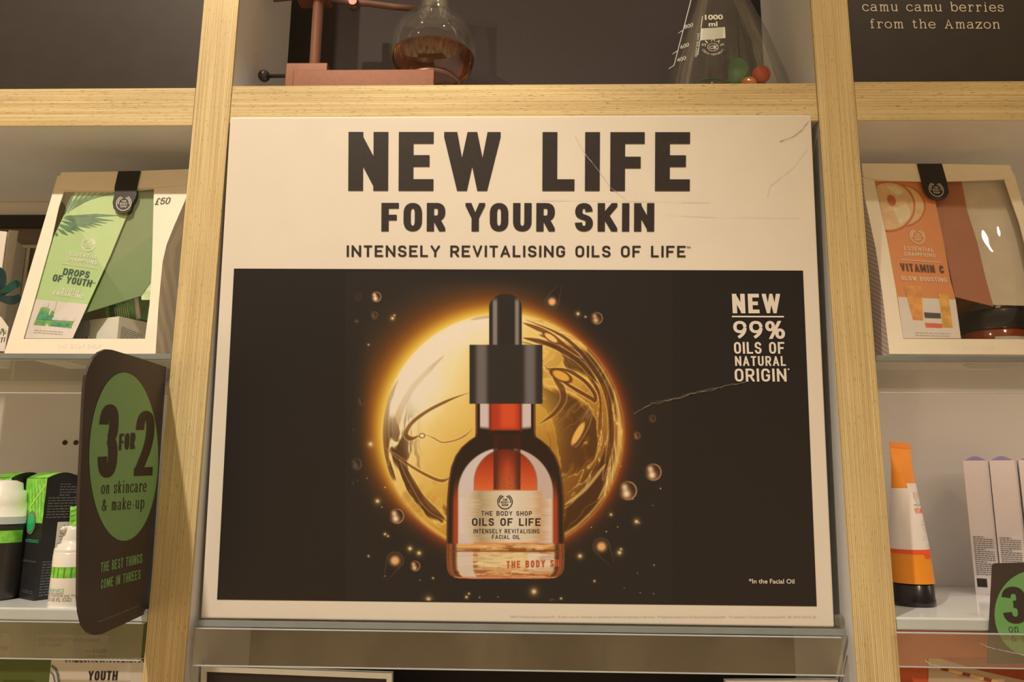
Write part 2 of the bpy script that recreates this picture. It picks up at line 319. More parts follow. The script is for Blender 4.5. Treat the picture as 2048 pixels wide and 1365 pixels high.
def word(s, width, h, wx, wy=None, font=SANS, track=0.16, slant=0.0):     # polygons with baseline at 0 and cap (or x) height h
    wx *= h; wy = wx * 0.82 if wy is None else wy * h
    fixed = sum(wx for c in s if font[c][0] == 0); nat = sum(font[c][0] * h for c in s) + track * h * (len(s) - 1)
    k = (width - fixed) / nat if width else 1.0
    x = 0; out = []
    for c in s:
        g = font[c]; W = wx if g[0] == 0 else g[0] * h * k
        for d in g[1:]:
            fl, pts = parse(d)
            q = [(wx / 2 + px * (W - wx), wy / 2 + py * (h - wy)) for px, py in pts]
            ed = [fl == '+' or p[1] in (0, 1) for p in (pts[0], pts[-1])]
            ps = stroke(q, wx, wy, {'': 0, '+': 0.5, '*': 1.2}[fl], ed[0], ed[1], .06 if fl == '*' else .35)
            if fl: 
                ps2 = []
                for p in ps:
                    for ax, lim, kl in ((1, h, True), (1, 0, False), (0, W, True), (0, 0, False)):
                        p = clip(p, ax, lim, kl) if len(p) > 2 else p
                    if len(p) > 2: ps2.append(p)
                ps = ps2
            out += [[(x + a + b * slant, b) for a, b in p] for p in ps]
        x += W + track * h * k
    return out
def line(s, x0, y0, x1, y1, h, wx=0.2, wy=None, font=SANS, track=0.16, up=None, slant=0.0):   # same, set along a baseline
    L = math.hypot(x1 - x0, y1 - y0); dx, dy = (x1 - x0) / L, (y1 - y0) / L
    if up is None:
        vx, vy = 1085 - (x0 + x1) / 2, -8300 - y0; d = -vy; up = (vx / d, -1)
    return [[(x0 + dx * a + up[0] * b, y0 + dy * a + up[1] * b) for a, b in p] for p in word(s, L, h, wx, wy, font, track, slant)]
def ptext(s, width=None, h=1.0, bold=0.0):     # plain small type: (polys) with cap height h, scaled to width
    c = bpy.data.curves.new('type', 'FONT'); c.body = s; c.resolution_u = 3; c.offset = bold
    o = bpy.data.objects.new('type', c); COL.objects.link(o)
    me = bpy.data.meshes.new_from_object(o)
    P = [[(me.vertices[i].co.x, me.vertices[i].co.y) for i in f.vertices] for f in me.polygons]
    bpy.data.objects.remove(o); bpy.data.curves.remove(c); bpy.data.meshes.remove(me)
    if not P: return []
    xs = [x for p in P for x, _ in p]; x0, x1 = min(xs), max(xs); sy = h / 0.73; sx = width / (x1 - x0) if width else sy
    return [[((x - x0) * sx, y * sy) for x, y in p] for p in P]
def pline(s, x0, y0, x1, y1, h, bold=0.0, up=None):
    L = math.hypot(x1 - x0, y1 - y0); dx, dy = (x1 - x0) / L, (y1 - y0) / L
    if up is None:
        vx, vy = 1085 - (x0 + x1) / 2, -8300 - y0; up = (vx / -vy, -1)
    return [[(x0 + dx * a + up[0] * b, y0 + dy * a + up[1] * b) for a, b in p] for p in ptext(s, L, h, bold)]
def arc(cx, cy, r, a0, a1, n=24, ry=None):
    ry = ry or r
    return [(cx + r * math.cos(math.radians(a0 + (a1 - a0) * i / n)), cy - ry * math.sin(math.radians(a0 + (a1 - a0) * i / n))) for i in range(n + 1)]
def ellipse(cx, cy, rx, ry, n=48, a=0.0):
    ca, sa = math.cos(a), math.sin(a)
    return [(cx + rx * math.cos(t) * ca - ry * math.sin(t) * sa, cy + rx * math.cos(t) * sa + ry * math.sin(t) * ca) for t in [2 * math.pi * i / n for i in range(n)]]
def logo(cx, cy, r, sk=(0, 0), k=1.0):      # round shop emblem: open ring, two leaf strokes at the top, three lines of type
    P = stroke(arc(0, 0, r * .94, 118, 422, 40), r * .12, r * .12)
    P += stroke(arc(0, 0, r * .72, 105, 190, 14), r * .13, r * .13) + stroke(arc(0, 0, r * .72, -10, 75, 14), r * .13, r * .13)
    for s, y, wd in (('THE', -r * .12, .62), ('BODY', r * .22, .98), ('SHOP', r * .56, .86)):
        P += [[(a - r * wd / 2, y - b) for a, b in p] for p in word(s, r * wd, r * .26, .22)]
    return [[(cx + x * k + sk[0] * y, cy + y + sk[1] * x) for x, y in p] for p in P]
def bars(x0, y0, x1, y1, h, n, gap, short=0.25, seed=1, up=(0, 1)):    # rows of print too small to read, each row broken into words
    rnd = random.Random(seed); out = []
    for i in range(n):
        t = 0; end = 1 - (rnd.random() * short)
        while t < end:
            wd = min(rnd.uniform(.05, .16), end - t); a = t + .0; b = t + wd
            ox, oy = up[0] * gap * i, up[1] * gap * i
            out.append([(x0 + (x1 - x0) * a + ox, y0 + (y1 - y0) * a + oy), (x0 + (x1 - x0) * b + ox, y0 + (y1 - y0) * b + oy),
                        (x0 + (x1 - x0) * b + ox + up[0] * h, y0 + (y1 - y0) * b + oy + up[1] * h), (x0 + (x1 - x0) * a + ox + up[0] * h, y0 + (y1 - y0) * a + oy + up[1] * h)])
            t += wd + .025
    return out

# ------------------------------------------------------------------ materials
X1, X2, X3, X4, ZT, ZB, D = -0.3346, -0.2986, 0.2739, 0.3100, 0.3835, 0.3439, 0.21
white = mat('white_laminate', (216, 198, 172), 0.45, spec=0.4, noise=0.02)
wallm = mat('painted_wall', (206, 186, 158), 0.6, noise=0.03, nscale=8)
dark_panel = mat('dark_panel', (56, 45, 35), 0.45, spec=0.3, noise=0.06, nscale=40)
fabric = mat('dark_woven_backing', (60, 48, 40), 0.8, spec=0.2, noise=0.12, nscale=900, bump=0.2)
black = mat('black_backing', (26, 22, 20), 0.6, noise=0.1)
acryl = clear('clear_acrylic', (0.93, 0.94, 0.91), 0.03, 0.03, 0.10, (0.62, 0.58, 0.52), bump=0.04, bscale=14)
strip_m = clear('clear_ticket_strip', (0.95, 0.95, 0.94), 0.055, 0.06, 0.02, (0.55, 0.5, 0.42), bump=0.10, bscale=22)
edge_m = mat('acrylic_edge', (188, 180, 160), 0.25, spec=0.6, noise=0.05)
edge_d = mat('acrylic_dark_edge', (132, 128, 112), 0.2, spec=0.7, noise=0.08, nscale=30)
film = clear('cellophane', (0.97, 0.97, 0.96), 0.015, 0.015, 0.0, (0.8, 0.75, 0.7), bump=0.03, bscale=14, fres=.14)
glass = clear('flask_glass', (0.93, 0.94, 0.92), 0.025, 0.01, 0.015, (0.7, 0.68, 0.62))
ink = mat('black_print', (46, 36, 31), 0.5, spec=0.5, noise=0.1, nscale=300)
black_print = mat('poster_black_field', (32, 27, 25), 0.42, spec=0.5)
paperwhite = mat('poster_card', (230, 207, 174), 0.45, spec=0.4, noise=0.015, nscale=30, bump=0.02)
printwhite = mat('pale_print', (232, 208, 178), 0.45, noise=0.02)
crease = mat('crease', (205, 184, 152), 0.5, noise=0.05)
creased = mat('dark_crease', (150, 130, 104), 0.5, noise=0.05)
scuff = mat('scuffed_print', (120, 104, 84), 0.5, noise=0.3, nscale=800)
faint = mat('faint_print', (196, 175, 150), 0.5, noise=0.05)

# ------------------------------------------------------------------ the setting
obj('wall_back', MB().box(-1.3, 1.3, D, D + 0.05, -1.45, 2.1), wallm, kind='structure')
obj('floor', MB().box(-2.0, 2.0, -2.6, D + 0.05, -1.5, -1.45), mat('shop_floor', (206, 180, 146), 0.4, noise=0.1, nscale=6), kind='structure')
obj('ceiling', MB().box(-2.0, 2.0, -2.6, D + 0.05, 2.1, 2.15), mat('shop_ceiling', (200, 190, 175), 0.7, noise=0.02), kind='structure')

# ------------------------------------------------------------------ shelving
unit = thing('shelving_unit', (0, 0.1, -1.45), 'pale oak-ply shelving bays with two uprights and white inner faces', 'shelving')
for a, b in ((X1, X2), (X3, X4)):
    u = obj('upright', MB().box(a, b, 0.003, D - 0.001, -1.45, 1.0), white, unit)
    obj('edge_trim', MB().box(a, b, 0.0, 0.003, -1.45, 1.0, 0.0008), PLY_V, u, 'pale striped plywood edge')
for a, b, dz in ((-1.05, X1 - .0003, 0.002), (X2 + .0003, X3 - .0003, 0.0), (X4 + .0003, 1.05, -0.001)):
    u = obj('shelf_board', MB().box(a, b, 0.003, D - 0.001, ZB - dz, ZT - dz), white, unit)
    obj('edge_trim', MB().box(a, b, 0.0004, 0.003, ZB - dz, ZT - dz, 0.0006), PLY_H, u, 'pale striped plywood edge')
u = obj('shelf_board', MB().box(X2 + .0003, X3 - .0003, 0.003, .157, -.50, -.461), white, unit)
obj('edge_trim', MB().box(X2 + .0003, X3 - .0003, 0.0004, 0.003, -.50, -.461, 0.0006), PLY_H, u, 'pale striped plywood edge')
bp = obj('back_panel', MB().box(X2 + .0005, X3 - .0005, 0.158, 0.164, ZT + .0005, 0.99), fabric, unit, 'brown grey woven back panel of the top bay')
for a, b in ((X2 + .0006, X2 + .028), (X3 - .028, X3 - .0006)):
    obj('border_strip', MB().box(a, b, 0.152, 0.158, ZT + .0005, 0.99), black, bp, 'black border strip of the back panel')
obj('back_panel', MB().box(X2 + .0005, X3 - .0005, 0.158, 0.164, -1.0, -.1300), black, unit, 'black back panel below the poster')

obj('display_panel', MB().box(-1.04, X1 - .0008, 0.004, 0.012, ZT - .001, 0.99), dark_panel,
    label='plain dark brown panel above the top left shelf board', cat='panel', loc=(-.6, .008, ZT))
dp = thing('display_panel', (.6, .008, ZT), 'dark brown panel reading camu camu berries from the Amazon', 'panel')
obj('board', MB().box(X4 + .0008, 1.04, 0.004, 0.012, ZT + .0015, 0.99), dark_panel, dp)
pl = Plane((0, .004, 0), (0, -1, 0))
obj('lettering', patch(pl, line('camu camu berries', 1725, 22.5, 2008, 23.5, 14, .15, .12, SLAB, .2) + line('from the Amazon', 1740, 56.5, 2001, 57.5, 13.5, .15, .12, SLAB, .2), .0004),
    mat('cream_lettering', (226, 200, 162), .5, noise=.02), dp)

# clear and white shelves, each with the ticket strip clipped under its front edge
def clear_shelf(nm, label, x0, x1, y0, y1, zt, th, zs, ystrip, cat='shelf', m=acryl, xs=None):
    t = thing(nm, ((x0 + x1) / 2, (y0 + y1) / 2, zt - th), label, cat)
    obj('panel', MB().box(x0, x1, y0 + .0015, y1, zt - th, zt), m, t)
    obj('front_edge', MB().box(x0, x1, y0, y0 + .0014, zt - th, zt, .0004), edge_d if m is acryl else edge_m, t)
    a, b = xs or (x0, x1)
    s = obj('ticket_strip', MB().box(a, b, ystrip, ystrip + .0009, zs, zt - th - .0012), strip_m, t)
    e = MB().box(a, b, ystrip - .0006, ystrip + .0015, zs - .0009, zs + .0002, .0003)
    e.box(a, b, ystrip, ystrip + .003, zt - th - .0012, zt - th - .0002, .0003)
    obj('strip_lip', e, edge_m, s)
    return t
clear_shelf('glass_shelf', 'clear shelf under the green gift bag, left of the poster', -1.0, X1 - .001, .002, .2, .1142, .005, .0775, .003)
clear_shelf('glass_shelf', 'clear shelf under the orange gift bag, right of the poster', X4 + .001, 1.0, .002, .2, .1158, .005, .0825, .003)
cs = clear_shelf('glass_shelf', 'clear shelf holding up the large poster', -.2953, .2711, .010, .155, -.1226, .0055, -.1590, .006, xs=(-.2945, .2655))
def shelf_white(label, x0, x1, zt, zs, xs, ystrip=-.0005):
    t = thing('white_shelf', ((x0 + x1) / 2, .1, zt - .0105), label, 'shelf')
    b = MB().box(x0, x1, .0015, D - .001, zt - .0105, zt, .0004)
    obj('board', b, mat('white_gloss', (228, 214, 190), 0.12, spec=.6, noise=.01), t)
    obj('front_edge', MB().box(x0, x1, -.0002, .0014, zt - .0095, zt - .0012, .0004), mat('shelf_edge', (190, 182, 160), .3, noise=.02), t)
    s = obj('ticket_strip', MB().box(xs[0], xs[1], ystrip - .0007, ystrip, zs, zt - .0118), strip_m, t)
    e = MB().box(xs[0], xs[1], ystrip - .0012, ystrip + .001, zs - .0008, zs + .0002, .0003)
    e.box(xs[0], xs[1], ystrip - .0007, ystrip + .003, zt - .0118, zt - .0107, .0003)
    obj('strip_lip', e, edge_m, s)
ZL, ZR = -.1127, -.1107
zl_s, zr_s = at(100, 1318, 0).z, at(1900, 1332, 0).z
shelf_white('glossy white shelf left of the poster, under the pump bottles', -1.0, X1 - .0005, ZL, zl_s, (-1.0, at(284, 1300, 0).x))
shelf_white('glossy white shelf right of the poster, under the orange tube', X4 + .0005, 1.0, ZR, zr_s, (at(1796, 1300, -.006).x, 1.0), -.0055)
st = obj('shelf_stud', MB().lathe([(.0045, -.004), (.0052, -.0036), (.0052, .0036), (.0045, .004)], (.2692, .022, -.1172), 24, (1, 0, 0)), acryl,
         label='small clear stud at the right end of the poster shelf', cat='stud', loc=(.269, .022, -.122))

# ------------------------------------------------------------------ poster
PO = Plane((0, .016, -.1222), (0, -.4688, -.0240))
PO.n = Vector((0, -.469, -.024)).normalized()
pdir = Vector((0, -.024, .469)).normalized()
b0 = Vector((0, .016, -.1222))
pw = [Vector((x, b0.y + pdir.y * h, b0.z + pdir.z * h)) for x, h in ((-.2946, .4690), (.2638, .4690), (.2638, 0), (-.2946, 0))]
poster = thing('poster', (-.015, .018, -.1222), 'large white skincare poster reading NEW LIFE FOR YOUR SKIN', 'poster')
bm = bmesh.new()
vs = [bm.verts.new(p) for p in pw]; bk = [bm.verts.new(p - PO.n * .005) for p in pw]
bm.faces.new(vs); bm.faces.new(bk[::-1])
for i in range(4): bm.faces.new((vs[i], vs[(i + 1) % 4], bk[(i + 1) % 4], bk[i]))
bmesh.ops.recalc_face_normals(bm, faces=bm.faces[:])
bmesh.ops.bevel(bm, geom=[e for e in bm.edges], offset=.0016, segments=3, profile=.5, affect='EDGES')
board = obj('board', MB().bm(bm), paperwhite, poster)
field = obj('picture_field', patch(PO, [[(468, 537.5), (1606, 541.5), (1633.5, 1213.5), (434, 1200)]], .0003), black_print, poster, 'black picture field of the poster')
L = line('NEW LIFE', 696.4, 382, 1379.5, 382.5, 118, .25, .2, track=.19)
L += line('FOR YOUR SKIN', 762.6, 463, 1308.3, 463.5, 57, .255, .2, track=.17)
L += line('INTENSELY REVITALISING OILS OF LIFE', 693.3, 514, 1371, 515, 23, .19, .17, track=.2)
L += line('TM', 1373, 497, 1380.5, 497, 4, .2)
obj('headline', patch(PO, L, .0004), ink, poster, 'large dark lettering NEW LIFE FOR YOUR SKIN')
L = line('NEW', 1465.5, 627, 1561.5, 627, 39, .23, .19, track=.17)
L += [[(1463.8, 632), (1567.8, 632.3), (1568, 635.3), (1464, 635)]]
L += line('99%', 1467.5, 678.3, 1570.5, 678.3, 36, .19, .16, track=.13)
L += line('OILS OF', 1468.5, 708, 1569.5, 708, 23.5, .18, .155, track=.17)
L += line('NATURAL', 1470.5, 732.3, 1572, 732.3, 19.5, .185, .16, track=.2)
L += line('ORIGIN', 1470, 763.7, 1573.5, 763.7, 26, .18, .155, track=.17)
L += [ellipse(1577, 739, 1.8, 1.8, 8)]
L += pline('*In the Facial Oil', 1498, 1167.5, 1589, 1168, 9.4, .012)
obj('caption', patch(PO, L, .0008), printwhite, field, 'pale lettering NEW 99% oils of natural origin')
sm = '\u00a92015 The Body Shop International Plc.  All rights reserved.  Absolutely no reproduction without the permission of the owner.  \u00ae Registered trademark of The Body Shop International Plc.  \u2122A trademark of The Body Shop International Plc.  062_POSM_OOL15_UK'
obj('small_print', patch(PO, pline(sm, 1020, 1236, 1632, 1236.5, 4.6), .0004), faint, poster, 'faint small print along the lower edge')
def wob(pts, w, seed, n=5, j=1.0):
    rnd = random.Random(seed); q = []
    for a, b in zip(pts[:-1], pts[1:]):
        for k in range(n): t = k / n; q.append((a[0] + (b[0] - a[0]) * t + rnd.uniform(-j, j) * .6, a[1] + (b[1] - a[1]) * t + rnd.uniform(-j, j)))
    q.append(pts[-1]); out = []
    for i in range(len(q) - 1): out += stroke(q[i:i + 2], w * rnd.uniform(.4, 1.3), w * rnd.uniform(.4, 1.3))
    return out
L = wob([(1268, 828), (1300, 810), (1345, 800), (1378, 790), (1420, 781), (1450, 772), (1492, 765)], 1.5, 3, 6, 1.4) + wob([(1300, 806), (1350, 797), (1412, 779), (1488, 766)], .9, 5, 8, 1.2)
obj('scratch', patch(PO, L, .0009), scuff, field, 'pale ragged scratch across the black field')
L = wob([(1617, 243), (1604, 260), (1588, 273), (1560, 283)], 1.3, 9, 4, .4)
obj('corner_crease', patch(PO, L, .0006), creased, poster, 'dark bent crease at the upper right corner')
L = wob([(1150, 272), (1172, 310), (1196, 340), (1222, 376), (1250, 398)], .8, 6, 4, .6) + wob([(1080, 400), (1250, 402), (1420, 405)], .6, 8, 3, .3) + wob([(1615, 300), (1582, 340), (1540, 372), (1535, 395)], .7, 4, 4, .6) + wob([(1330, 430), (1430, 434), (1600, 436)], .6, 1, 3, .3)
obj('crease', patch(PO, L, .0006), crease, poster, 'faint creases across the white card')

# ---- the printed picture on the poster: an oil globe behind a dropper bottle
def vnoise(x, y, seed):
    r = np.random.RandomState(seed).rand(256, 256)
    xi, yi = np.floor(x).astype(int), np.floor(y).astype(int); fx, fy = x - xi, y - yi
    fx, fy = fx * fx * (3 - 2 * fx), fy * fy * (3 - 2 * fy)
    a, b, c, d = r[xi % 256, yi % 256], r[(xi + 1) % 256, yi % 256], r[xi % 256, (yi + 1) % 256], r[(xi + 1) % 256, (yi + 1) % 256]
    return (a * (1 - fx) + b * fx) * (1 - fy) + (c * (1 - fx) + d * fx) * fy
def fbm(x, y, seed, o=4):
    s = 0; t = 0
    for k in range(o): s = s + vnoise(x * 2 ** k, y * 2 ** k, seed + k) / 2 ** k; t += 1 / 2 ** k
    return s / t
def sst(a, b, x):
    t = np.clip((x - a) / (b - a), 0, 1); return t * t * (3 - 2 * t)
def ramp(t, stops):
    ps = [p for p, _ in stops]; return np.stack([np.interp(t, ps, [c[k] for _, c in stops]) for k in range(3)], -1)
def over(C, m, col):
    m = np.asarray(m)[..., None]; return C * (1 - m) + np.asarray(col, float) * m
def dpoly(X, Y, pts):           # distance to a polyline and position along it
    best = np.full(X.shape, 1e9); tt = np.zeros(X.shape); n = len(pts) - 1
    for i in range(n):
        (ax, ay), (bx, by) = pts[i], pts[i + 1]; dx, dy = bx - ax, by - ay
        t = np.clip(((X - ax) * dx + (Y - ay) * dy) / (dx * dx + dy * dy), 0, 1); d = np.hypot(X - ax - t * dx, Y - ay - t * dy)
        m = d < best; best = np.where(m, d, best); tt = np.where(m, (i + t) / n, tt)
    return best, tt
def smooth_path(p, n=8):
    out = []
    for i in range(len(p) - 1):
        a, b, c, d = p[max(i - 1, 0)], p[i], p[i + 1], p[min(i + 2, len(p) - 1)]
        for k in range(n):
            t = k / n; f = lambda u: .5 * (2 * b[u] + (c[u] - a[u]) * t + (2 * a[u] - 5 * b[u] + 4 * c[u] - d[u]) * t * t + (3 * b[u] - a[u] - 3 * c[u] + d[u]) * t ** 3)
            out.append((f(0), f(1)))
    out.append(p[-1]); return out
BLK = np.array([32., 27, 25])
def art(X, Y):
    cx, cy, R = 1006., 868., 240.
    dx, dy = X - cx, Y - cy; r = np.hypot(dx, dy) / R; ang = np.arctan2(-dy, dx)
    ul = np.clip(np.cos(ang - math.radians(140)), -1, 1); u1 = np.clip(ul, 0, 1)
    C = np.broadcast_to(BLK, X.shape + (3,)).copy()
    # glow around the globe
    o = np.maximum(r - 1, 0) * R; Lg = 17 + 27 * u1 ** 1.3
    g = np.exp(-(o / Lg) ** 1.25)
    gl = ramp(g, [(0, BLK), (.12, (58, 40, 26)), (.3, (96, 54, 20)), (.55, (150, 88, 24)), (.8, (206, 150, 44)), (1, (242, 200, 90))])
    gr = ramp(g, [(0, BLK), (.2, (52, 32, 24)), (.5, (92, 42, 22)), (.8, (134, 62, 26)), (1, (190, 118, 50))])
    k = sst(-.15, .75, ul)[..., None]
    C = gr * (1 - k) + gl * k
    # inside of the globe
    t = (-dx * .72 - dy * .69) / R
    wob_ = fbm(X / 90., Y / 90., 11) - .5
    G = ramp(t + wob_ * .35, [(-1, (112, 66, 22)), (-.6, (158, 100, 34)), (-.2, (204, 148, 52)), (.15, (226, 178, 80)), (.42, (238, 198, 110)), (.66, (248, 222, 160)), (.9, (250, 234, 196))])
    ang0 = ang; ang = np.arctan2(dx, -dy)
    wa = fbm(ang * 1.3 + 9, r * 4, 21); sk = fbm(ang * 1.7 + 4 + 1.6 * wa, r * 13 + 5 * wa, 31, 4)
    sk2 = fbm((dx * .55 - dy) / 150. + 1.2 * wa, (dx + dy * .55) / 34. + 1.5 * wa, 51, 3)
    edge = sst(.66, .88, r) * (1 - .95 * sst(.45, .9, np.cos(ang0 - math.radians(122))))
    right = sst(.05, .6, (dx * .9 - dy * .25) / R) * .85
    M = np.clip(np.maximum(edge, right * sst(.25, .6, r)), 0, 1)
    dark = sst(.50, .62, sk) * M; mid = sst(.44, .60, sk2) * M * .45
    G = over(G, mid, (166, 104, 36)); G = over(G, dark * .9, (70, 38, 16))
    line_ = np.exp(-((sk - .48) / .016) ** 2) * M; G = over(G, np.clip(line_, 0, 1) * .85, (246, 204, 120))
    l2 = np.exp(-((sk2 - .60) / .012) ** 2) * M; G = over(G, np.clip(l2, 0, 1) * .25, (240, 190, 96))
    G = over(G, np.exp(-((sk - .57) / .02) ** 2) * M * .6, (120, 66, 20))
    # drawn swirls
    for pts, w0, w1, col, a in (
        ([(938, 786), (900, 800), (856, 822), (824, 846), (812, 868), (822, 878), (838, 872)], 2.5, 6, (112, 62, 22), .85),
        ([(846, 868), (866, 876), (884, 885), (908, 882), (930, 872), (948, 856)], 1.2, 2, (132, 76, 26), .8),
        ([(888, 712), (854, 744), (822, 780), (798, 830), (788, 880)], 5, 9, (160, 104, 52), .55),
        ([(796, 760), (776, 810), (770, 870), (776, 930)], 4, 8, (120, 72, 28), .7),
        ([(776, 900), (800, 918), (840, 944), (880, 962), (900, 956)], 2, 4, (112, 62, 22), .8),
        ([(800, 920), (826, 966), (850, 1004), (890, 1040)], 4, 8, (98, 56, 22), .8),
        ([(1106, 756), (1124, 778), (1126, 802), (1108, 828), (1076, 850)], 8, 3, (104, 56, 20), .85),
        ([(940, 640), (975, 634), (1000, 634)], 3, 5, (150, 96, 60), .6),
        ([(1046, 646), (1098, 668), (1140, 700), (1164, 716)], 6, 3, (112, 60, 18), .85),
        ([(1046, 676), (1100, 690), (1156, 722), (1200, 772)], 6, 4, (92, 48, 16), .85),
        ([(1086, 730), (1130, 766), (1180, 796), (1190, 802), (1188, 786), (1166, 760), (1130, 740), (1090, 738)], 4, 4, (100, 54, 18), .9),
        ([(1052, 640), (1130, 676), (1186, 736), (1216, 800), (1222, 880), (1206, 960)], 3, 7, (92, 50, 18), .8),
        ([(1186, 820), (1170, 860), (1150, 890), (1158, 860), (1180, 815)], 4, 3, (104, 58, 20), .85),
        ([(1228, 780), (1238, 850), (1230, 930), (1196, 1000)], 3, 3, (250, 206, 120), .6),
        ([(1130, 1010), (1170, 980), (1210, 930)], 2, 3, (244, 198, 104), .7)):
        d, s = dpoly(X, Y, smooth_path(pts)); wd = (w0 + (w1 - w0) * s) * (.15 + .85 * np.minimum(1, np.minimum(s, 1 - s) * 5))
        G = over(G, (1 - sst(wd * .55, wd * 1.15, d)) * a, col); G = over(G, np.exp(-((d - wd * 1.15) / 1.2) ** 2) * .45 * a, (250, 214, 140))
    for ex, ey, rx_, ry_, rot, c0, c1 in ((1122, 752, 24, 11, .45, (226, 164, 64), (96, 50, 18)), (1156, 868, 9, 34, .5, (232, 176, 84), (110, 62, 22)), (1102, 676, 20, 7, .6, (240, 190, 110), (120, 66, 24)), (844, 872, 6, 5, 0, (250, 216, 160), (90, 44, 20))):
        a_, b_ = (X - ex) * math.cos(rot) + (Y - ey) * math.sin(rot), -(X - ex) * math.sin(rot) + (Y - ey) * math.cos(rot)
        e = np.hypot(a_ / rx_, b_ / ry_); G = over(G, (1 - sst(.95, 1.15, e)) * .9, c1); G = over(G, (1 - sst(.6, .9, e)), c0)
    glow = sst(.6, .95, t + .25 * wob_) * sst(1.02, .6, r * .8); G = over(G, glow * .75, (252, 238, 204))
    rim = np.exp(-((r - .985) / .010) ** 2) * (1 - .7 * k[..., 0]); G = over(G, np.clip(rim, 0, 1) * .7, (236, 184, 92))
    ins = 1 - sst(.992, 1.008, r); C = C * (1 - ins[..., None]) + G * ins[..., None]
    # bubbles, drops and sparks
    for bx, by, br, br_ in ((752, 594, 11, 1), (748, 631, 8, .3), (714, 594, 9, .2), (1193, 637, 13, .8), (721, 803, 9, .5), (711, 929, 13, 1), (793, 1033, 16, 1), (830, 1133, 11, .9), (1306, 945, 18, 1), (1255, 982, 20, 1), (1273, 872, 8, .5), (1104, 1206, 8, .6), (1304, 838, 8, .2)):
        d = np.hypot(X - bx, Y - by) / br; m = 1 - sst(.92, 1.05, d)
        hl = np.exp(-(np.hypot(X - bx + br * .1, Y - by - br * .35) / (br * .5)) ** 2) + .8 * np.exp(-(np.hypot(X - bx + br * .3, Y - by + br * .4) / (br * .38)) ** 2)
        B = ramp(np.clip(hl, 0, 1) * br_, [(0, (44, 30, 22)), (.4, (130, 84, 50)), (1, (250, 220, 180))]); ring = np.exp(-((d - .9) / .1) ** 2) * (.3 + .5 * br_) * sst(-.6, .8, (X - bx) / br + .2)
        B = over(B, np.clip(ring, 0, 1), (206, 150, 100)); C = C * (1 - m[..., None]) + B * m[..., None]
    for bx, by, br, tx, ty in ((1104, 604, 14, 1122, 566), (790, 1122, 17, 768, 1164), (1203, 1094, 17, 1228, 1136)):
        d, s = dpoly(X, Y, [(bx, by), (tx, ty)]); wd = br * (1 - s) ** .8 + .5; m = 1 - sst(.85, 1.05, d / wd)
        C = over(C, m * .8, (34, 24, 20)); C = over(C, np.exp(-((d / wd - .95) / .09) ** 2) * .45 * (s < .98), (130, 92, 62))
        C = over(C, np.clip(1.3 * np.exp(-(np.hypot(X - bx, Y - by) / (br * .55)) ** 2.4), 0, 1), (238, 170, 104))
    sp = [(713, 643, 2.5), (785, 637, 3), (789, 631, 1.6), (1156, 628, 3), (1171, 634, 1.6), (741, 889, 5), (755, 1003, 4), (706, 967, 2), (820, 1098, 4), (838, 1107, 4), (857, 1200, 5), (1068, 1184, 5.5), (1160, 1113, 4), (1239, 1106, 4), (1242, 1099, 2), (1273, 1044, 4), (1222, 1030, 2.5), (933, 1195, 2.5), (938, 1188, 1.8), (770, 1069, 2.4), (776, 1073, 1.8), (737, 1113, 1.8), (1122, 1198, 2), (737, 690, 1.6), (866, 1157, 1.6), (1189, 1163, 1.8), (706, 860, 1.5)]
    rs = np.random.RandomState(5)
    sp += [(rs.uniform(700, 1330), rs.uniform(900, 1200), rs.uniform(.6, 1.2)) for _ in range(40)]
    for bx, by, br in sp:
        d = np.hypot(X - bx, Y - by); C = over(C, .8 * np.exp(-(d / (br * 1.6)) ** 1.6) * (r > 1.0), (190, 140, 70)); C = over(C, np.exp(-(d / (br * .75)) ** 2) * (r > 1.0), (250, 226, 170))
    # the bottle
    bx = 1011.0; ax = np.abs(X - bx); sx = X - bx
    hw = np.interp(Y, [806, 868, 874, 882, 895, 912, 935, 965, 1000, 1120, 1140, 1150, 1156, 1159], [60, 60, 61, 73, 88, 100, 109, 114, 117, 118.5, 117, 112, 102, 80])
    m = (1 - sst(-1, 1, ax - hw)) * (Y > 806) * (1 - sst(1157, 1159.5, Y)); u = sx / hw; au = np.abs(u)
    B = np.broadcast_to(np.array([38., 22, 15]), X.shape + (3,)).copy()
    body = sst(888, 905, Y)
    B = over(B, sst(.93, .86, au) * sst(.72, .8, au) * sst(940, 1010, Y), (168, 62, 26))
    red = ramp(np.clip((Y - 890) / 110, 0, 1), [(0, (120, 34, 16)), (.4, (186, 62, 28)), (.75, (218, 92, 42)), (1, (232, 126, 66))])
    arch = sst(1.03, .97, np.hypot(sx / 63., np.minimum(Y - 965, 0) / 66.))
    B = B * (1 - arch[..., None]) + red * arch[..., None]
    B = over(B, arch * np.exp(-((sx - 6) / 20.) ** 2) * sst(920, 980, Y) * .6, (240, 150, 84))
    oa = np.hypot(sx / 95., np.minimum(Y - 985, 0) / 90.); band = sst(1.02, .98, oa) * (1 - arch) * sst(14, 20, ax)
    bandL = band * (sx < 0); bandR = band * (sx > 0)
    B = over(B, bandL * sst(892, 902, Y), (216, 192, 174)); B = over(B, bandR * sst(892, 902, Y) * .96, (210, 178, 156))
    B = over(B, np.exp(-((sx + 12) / 5.) ** 2) * .0, (0, 0, 0))
    tube = sst(28, 26, np.abs(sx - 3)) * (1 - sst(978, 982, Y)) * sst(868, 872, Y)
    B = over(B, tube * (.35 + .5 * sst(10, 26, np.abs(sx - 3))), (66, 24, 16)); B = over(B, tube * np.exp(-((sx - 4) / 9.) ** 2) * .55 * sst(900, 940, Y), (216, 84, 40))
    # neck
    nk = (Y > 806) * (1 - sst(866, 868, Y))
    NB = np.broadcast_to(np.array([34., 20, 15]), X.shape + (3,)).copy()
